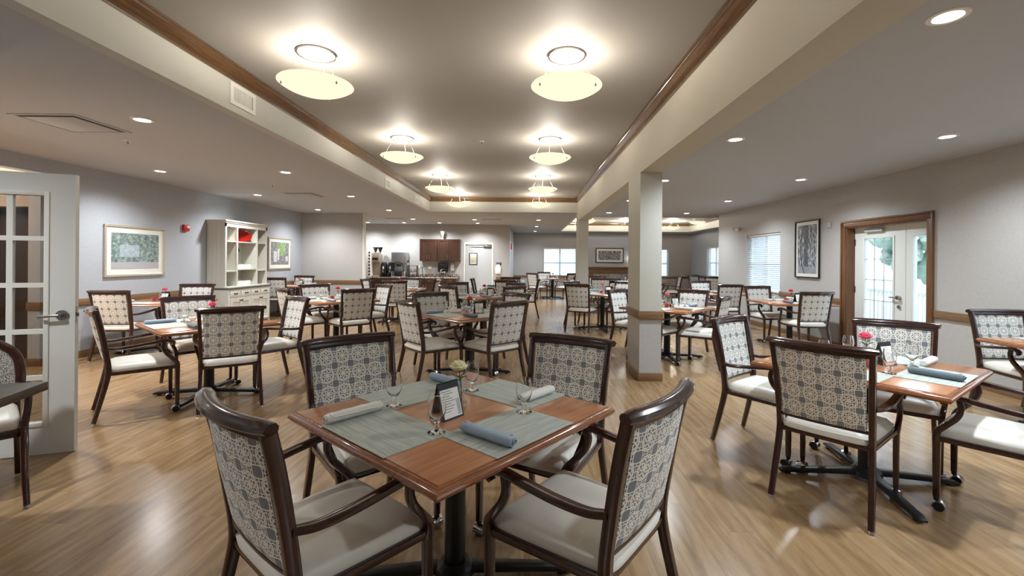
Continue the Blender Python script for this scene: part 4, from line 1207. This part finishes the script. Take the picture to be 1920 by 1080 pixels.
def vase_proto(mat, nm):
    e = empty('flower_vase', 'x', 'vase')
    b = B(); lathe(b, [(0, 0), (.022, 0), (.028, .012), (.026, .03), (.014, .055), (.011, .09), (.014, .115), (.0125, .115), (.0095, .09), (.0125, .055), (.023, .03), (.024, .014), (0, .008)], n=20); mesh('glass_vase', b, M['gob'], e)
    b = B(); sweep(b, catmull([(0, 0, .02), (.004, 0, .10), (.012, -.004, .165)], 4), prof_circ(.0022, 6), (1, 0, 0)); mesh('stem', b, M['leaf'], e)
    b = B()
    for k_ in range(5):
        a = R(72 * k_ + 20); u = Vector((math.cos(a), math.sin(a), 0)); w_ = Vector((-u.y, u.x, 0))
        z = .115 + .012 * (k_ % 3)
        p = [Vector((.006, 0, z)), Vector((.006, 0, z)) + u * .02 + w_ * .011 + Vector((0, 0, .014)), Vector((.006, 0, z)) + u * .045 + Vector((0, 0, .018)), Vector((.006, 0, z)) + u * .02 - w_ * .011 + Vector((0, 0, .014))]
        f_ = [b.verts.new(v) for v in p]; g_ = [b.verts.new(v + Vector((0, 0, -.0015))) for v in p]
        b.faces.new(f_); b.faces.new(g_[::-1])
        for i in range(4): b.faces.new((f_[i], g_[i], g_[(i + 1) % 4], f_[(i + 1) % 4]))
    mesh('leaves', b, M['leaf'], e)
    b = B(); cc = Vector((.014, -.006, .184))
    for lay, (n_, r_, z_, tilt) in enumerate(((7, .036, -.008, 55), (6, .028, 0, 35), (5, .018, .006, 18), (3, .009, .009, 6))):
        for k_ in range(n_):
            a = 2 * math.pi * (k_ + .5 * lay) / n_
            vs = bmesh.ops.create_icosphere(b, subdivisions=2, radius=.020 if lay < 3 else .012)['verts']
            Mx_ = Matrix.Translation(cc + Vector((math.cos(a) * r_ * .7, math.sin(a) * r_ * .7, z_))) @ Matrix.Rotation(a, 4, 'Z') @ Matrix.Rotation(R(tilt), 4, 'Y') @ Matrix.Diagonal((.35, 1, 1, 1))
            for v in vs: v.co = Mx_ @ v.co
    mesh('blossom', b, M[mat], e)
    e['k'] = nm
    del e['k']
    return e
vases = {'cream': vase_proto('rose', 'cream'), 'pink': vase_proto('pink', 'pink'), 'red': vase_proto('redf', 'red'), 'green': vase_proto('leaf', 'green')}
def caddy_proto():
    e = empty('condiment_dish', 'x', 'dish')
    b = B(); lathe(b, [(0, 0), (.03, 0), (.045, .03), (.05, .055), (.047, .055), (.042, .03), (.028, .005), (0, .004)], n=20); mesh('glass_bowl', b, M['gob'], e)
    b = B()
    for i in range(5): box(b, (-.02 + i * .01, .0, .034), (.004, .045, .05), rot=Matrix.Rotation(R(8 * (i - 2)), 3, 'Y'))
    mesh('packets', b, M['pinkp'], e, False)
    return e
caddy = caddy_proto()

# ------------------------------------------------------------------ layout of tables
# id: (x, y, rot, description, flower, caddy, chairs)
# chair: (crest x, crest y, facing) or (angle index) generated from the table side
TB = [
 ('T1', -.31, 2.02, 49.6, 'the big foreground table', 'cream', 0),
 ('T2', 2.25, 2.97, 36, 'the front right table', 'pink', 1),
 ('T3', -3.30, 4.70, 51, 'the table by the French door', 'pink', 0),
 ('T4', -.72, 5.68, 43, 'the table behind the foreground one', 'red', 1),
 ('T5', -.80, 8.50, 45, 'the third table up the middle', 'red', 1),
 ('T6', -3.15, 7.48, 47, 'the table right of the hutch', 'red', 1),
 ('T7', -5.77, 11.38, 0, 'the corner table past the hutch', 'red', 0),
 ('T8', -5.62, 6.95, 0, 'the table below the garden print', 'pink', 1),
 ('T9', -.50, 11.15, 0, 'the table before the grey door', 'red', 0),
 ('T10', -2.93, 10.40, 0, 'the table before the coffee counter', 'red', 0),
 ('T11', 1.60, 9.45, 45, 'the table between the pillars', 'pink', 1),
 ('T12', 2.09, 6.67, 46, 'the table right of the pillar', 'pink', 1),
 ('T13', 4.25, 9.95, 0, 'the right table beyond the window', 'green', 0),
 ('T14', 4.55, 7.78, 0, 'the table below the tree photograph', 'red', 1),
 ('T15', 4.64, 3.62, 0, 'the table at the right edge', 'red', 0),
 ('T16', .98, 17.1, 0, 'the far table below the blind', 'pink', 0),
 ('T17', 2.15, 12.9, 0, 'the table facing the fireplace', 'red', 0),
 ('T18', 4.1, 14.9, 0, 'the far room middle table', 'green', 0),
 ('T19', 6.3, 14.6, 0, 'the far right corner table', 'pink', 0),
]
CHS = {
 'T1': [(-.90, 1.40, 51, 'near left'), (.46, 1.545, 142, 'near right'), (-1.02, 2.63, -48, 'far left'), (.26, 2.68, -120, 'far right')],
 'T2': [(1.665, 2.555, 41, 'near left'), (2.87, 3.52, -130, 'far right'), (1.69, 3.72, -52, 'far left'), (2.92, 2.33, 128, 'near right')],
 'T3': [(-3.80, 3.98, 44, 'near left'), (-3.94, 5.26, -38, 'far left'), (-2.73, 4.18, 124, 'near right'), (-2.72, 5.35, -128, 'far right')],
 'T4': [(-1.32, 5.0, 41, 'near left'), (-.18, 4.98, 134, 'near right'), (-1.30, 6.20, -49, 'far left'), (-.14, 6.28, -136, 'far right')],
 'T5': [(-1.38, 7.93, 45, 'near left'), (-.20, 7.92, 135, 'near right'), (-1.38, 9.08, -45, 'far left'), (-.22, 9.08, -135, 'far right')],
 'T6': [(-3.72, 6.88, 47, 'near left'), (-3.76, 8.02, -43, 'far left'), (-2.55, 6.86, 134, 'near right'), (-2.55, 8.06, -133, 'far right')],
 'T7': [(-5.97, 10.72, 88, 'near'), (-5.95, 12.08, -90, 'far')],
 'T8': [(-5.66, 6.12, 93, 'near'), (-5.68, 7.78, -78, 'far')],
 'T9': [(-1.32, 11.12, 0, 'left'), (.30, 11.15, 180, 'right'), (-.46, 10.33, 90, 'near'), (-.42, 12.0, -90, 'far')],
 'T10': [(-3.75, 10.5, 0, 'left'), (-2.06, 10.45, 180, 'right'), (-2.80, 9.60, 92, 'near'), (-2.9, 11.25, -90, 'far')],
 'T11': [(1.0, 8.87, 62, 'near left'), (1.02, 10.05, -45, 'far left'), (2.2, 8.87, 135, 'near right'), (2.2, 10.03, -135, 'far right')],
 'T12': [(1.63, 6.27, 44, 'near left'), (1.47, 7.22, -46, 'far left'), (2.66, 6.02, 142, 'near right'), (2.68, 7.24, -138, 'far right')],
 'T13': [(4.14, 9.13, 95, 'near'), (4.15, 10.75, -85, 'far')],
 'T14': [(4.50, 6.98, 92, 'near'), (4.40, 8.57, -82, 'far')],
 'T15': [(4.66, 4.45, -95, 'far')],
 'T16': [(.70, 17.92, -80, 'far left'), (1.65, 16.45, 140, 'near right'), (.2, 16.4, 45, 'near left')],
 'T17': [(2.0, 12.10, 90, 'near'), (1.35, 12.9, 0, 'left'), (2.95, 12.9, 180, 'right'), (2.15, 13.7, -90, 'far')],
 'T18': [(4.95, 14.5, 175, 'right'), (3.3, 14.9, 0, 'left'), (4.1, 15.7, -90, 'far')],
 'T19': [(5.75, 13.85, 60, 'near left'), (5.7, 15.35, -60, 'far left'), (6.9, 13.9, 120, 'near right')],
}
order_used = {}
for tid, tx, ty, rot, desc, fl, cad in TB:
    place(table, (tx, ty, 0), R(rot), 'square cherry dining table, ' + desc, 'square dining tables')
    for cx, cy, fa, side in CHS[tid]:
        put_chair(cx, cy, fa, 'patterned armchair at the %s side of %s' % (side, desc))
    # settings: four sides
    sides = [180, 270, 0, 90]
    if tid in ('T7', 'T8', 'T13', 'T14', 'T15'): sides = [270, 90]
    for si, a in enumerate(sides):
        # diner sits outside in direction a, frame: out = dir a
        o_ = Vector((math.cos(R(a)), math.sin(R(a)), 0)); lf_ = Vector((o_.y, -o_.x, 0))  # diner faces -o_, so left hand = rotate(-o_,+90)
        rz = Matrix.Rotation(R(rot), 3, 'Z')
        def W(out, left, z=0.): 
            v = rz @ (o_ * out + lf_ * left)
            return (tx + v.x, ty + v.y, TZ + z)
        wa = (a + rot) % 360
        nm = 'left' if 157 <= wa < 202 else 'near left' if 202 <= wa < 248 else 'near' if 248 <= wa < 292 else 'near right' if 292 <= wa < 338 else 'right' if (wa >= 338 or wa < 22) else 'far right' if wa < 67 else 'far' if wa < 112 else 'far left'
        far = ty > 9.5
        place(pm, W(.345, .02), R(a + rot + 90), 'woven placemat at the %s side of %s' % (nm, desc), 'woven placemats')
        npz = {('T1', 180): napw, ('T1', 270): napb, ('T1', 0): napw, ('T1', 90): napb, ('T2', 270): napg}.get((tid, a), (napw, napb, napg)[(si + len(tid) + int(ty * 3)) % 3])
        kindn = {'white_napkin': 'white', 'blue_napkin': 'blue', 'slate_napkin': 'slate grey'}[npz.data.materials[0].name]
        nl, nr = (.235, 0)
        if (tid, a) == ('T2', 270): nl, nr = .07, -5
        if (tid, a) == ('T1', 270): nl, nr = .155, 3
        if (tid, a) == ('T1', 0): nl, nr = .175, 0
        place(npz, W(.355, nl, .0035), R(a + rot + 90 + nr), '%s napkin at the %s side of %s' % (kindn, nm, desc), 'rolled napkins')
        gl_ = {'T1': {180: (.235, -.16), 270: (.26, -.165), 0: (.235, -.15), 90: (.235, -.165)}}.get(tid, {}).get(a, (.19, -.17))
        place(gob, W(gl_[0], gl_[1], .003), 0, 'water glass at the %s side of %s' % (nm, desc), 'stemmed water glasses')
    rz = Matrix.Rotation(R(rot), 3, 'Z')
    v = rz @ Vector((.045, .015, 0)); place(vases[fl], (tx + v.x, ty + v.y, TZ), R(rot + 180), 'bud vase with a %s on %s' % ({'cream': 'cream rose', 'pink': 'pink flower', 'red': 'red flower', 'green': 'leafy green sprig'}[fl], desc), 'bud vases')
    v = rz @ Vector((-.09, -.045, 0)) if tid == 'T1' else rz @ Vector((.11, -.06, 0))
    if tid not in ('T18', 'T19', 'T16'):
        place(tent, (tx + v.x, ty + v.y, TZ), R(rot + 3 if tid == 'T1' else (0 if rot < 10 else 20)), 'black tent menu stand with a white card on ' + desc, 'tent menu stands')
    if cad:
        v = rz @ Vector((-.08, -.03, 0)); place(caddy, (tx + v.x, ty + v.y, TZ), 0, 'glass dish of pink packets on ' + desc, 'condiment dishes')

# ------------------------------------------------------------------ front left dark table and round back chair
e = empty('dark_table', 'dark brown wooden table corner at the left edge of the view', 'table', (-2.53, 2.39, 0), R(17))
b = B(); b2(b, -1.3, 0, -1.3, 0, .715, .76, .003); mesh('tabletop', b, M['darktop'], e)
b = B(); cyl(b, (-.65, -.65, .04), (-.65, -.65, .715), .05); mesh('column', b, M['black'], e)
b = B()
for a in (45, 135, 225, 315): box(b, (-.65 + .25 * math.cos(R(a)), -.65 + .25 * math.sin(R(a)), .025), (.5, .07, .05), .01, Matrix.Rotation(R(a), 3, 'Z'))
mesh('cross_base', b, M['black'], e)

e = empty('round_back_chair', 'dark wood chair with rounded woven back at the left edge of the view', 'chair', (-3.26, 2.59, 0), R(-40))
t = NT('grey_tweed'); n_ = t.noise(t.mapv(t.obj(), (300, 300, 120)), 1, 2); M['tweed'] = t.pr(t.ramp(n_, [(.4, lin((48, 46, 46))), (.5, lin((150, 146, 140))), (.6, lin((196, 192, 184)))]), .85)
for s_ in (1, -1):
    b = B(); sweep(b, catmull([(.37, s_ * .255, .012), (.30, s_ * .25, .16), (.225, s_ * .25, .30), (.18, s_ * .25, .42), (.165, s_ * .262, .52), (.15, s_ * .268, .61)], 5), prof_rect(.036, .044, .01), (0, 1, 0), [(.8 + .2 * min(1, i / 12)) for i in range(26)]); lg = mesh('leg', b, M['frame'], e)
    b = B(); cyl(b, (.373, s_ * .255, 0), (.37, s_ * .255, .016), .018, 12); mesh('glide', b, M['chrome'], lg)
    b = B(); sweep(b, catmull([(-.27, s_ * .24, .012), (-.22, s_ * .235, .2), (-.20, s_ * .23, .42), (-.225, s_ * .235, .55)], 5), prof_rect(.034, .042, .01), (0, 1, 0)); mesh('leg', b, M['frame'], e)
    b = B(); sweep(b, catmull([(-.22, s_ * .24, .60), (-.1, s_ * .262, .612), (.06, s_ * .27, .62), (.15, s_ * .268, .625), (.19, s_ * .266, .61)], 5), prof_rect(.028, .05, .01), (0, 0, 1)); mesh('armrest', b, M['frame'], e)
arc = [(-.21, .235, .5), (-.235, .245, .66), (-.262, .22, .79), (-.28, .12, .875), (-.285, 0, .895), (-.28, -.12, .875), (-.262, -.22, .79), (-.235, -.245, .66), (-.21, -.235, .5)]
b = B(); sweep(b, catmull(arc, 6), prof_rect(.045, .05, .014), (1, 0, 0)); mesh('back_hoop', b, M['frame'], e, True, 50)
b = B(); ring_ = catmull(arc, 5); cen = Vector((-.255, 0, .68))
for o__ in (.014, -.014):
    vs = [b.verts.new(Vector((p.x + o__, p.y * .96, p.z - .008))) for p in ring_]; cv = b.verts.new(cen + Vector((o__ * 1.6, 0, 0)))
    for i in range(len(vs) - 1): b.faces.new((vs[i], vs[i + 1], cv))
    b.faces.new((vs[-1], vs[0], cv))
mesh('backrest', b, M['tweed'], e, True, 60)
b = B(); box(b, (-.02, 0, .44), (.42, .47, .085), .03, seg=4); mesh('seat', b, M['vinyl'], e, True, 60)
b = B(); box(b, (-.02, 0, .385), (.41, .48, .05), .006); mesh('seat_frame', b, M['frame'], e)

# ------------------------------------------------------------------ daylight
w = bpy.data.worlds.new('sky'); scn.world = w; w.use_nodes = True
nt = w.node_tree; bg = nt.nodes['Background']
bg.inputs[0].default_value = (.66, .83, 1.0, 1); bg.inputs[1].default_value = 2.2
# added corridor lamp, unseen, brightens the view through the French door glass
lamp('POINT', 'corridor_fill_lamp', (-7.6, 4.6, 2.3), energy=110, shadow_soft_size=.1, color=(1, .86, .7))

# ------------------------------------------------------------------ camera
cam = bpy.data.cameras.new('camera'); cam.sensor_width = 36; cam.lens = 36 * 845 / 1920
cam.shift_x = -27 / 1920; cam.shift_y = -51.5 / 1920; cam.clip_start = .05; cam.clip_end = 200
co = bpy.data.objects.new('camera', cam); C.objects.link(co)
co.location = (0, 0, 1.42); co.rotation_euler = (R(90), -.0079, 0)
scn.camera = co
scn.view_settings.view_transform = 'Standard'; scn.view_settings.look = 'None'
scn.view_settings.exposure = 0.95; scn.view_settings.gamma = 1.0
scn.view_settings.use_curve_mapping = False
scn.cycles.max_bounces = 10; scn.cycles.diffuse_bounces = 5; scn.cycles.transparent_max_bounces = 16
scn.cycles.use_denoising = True
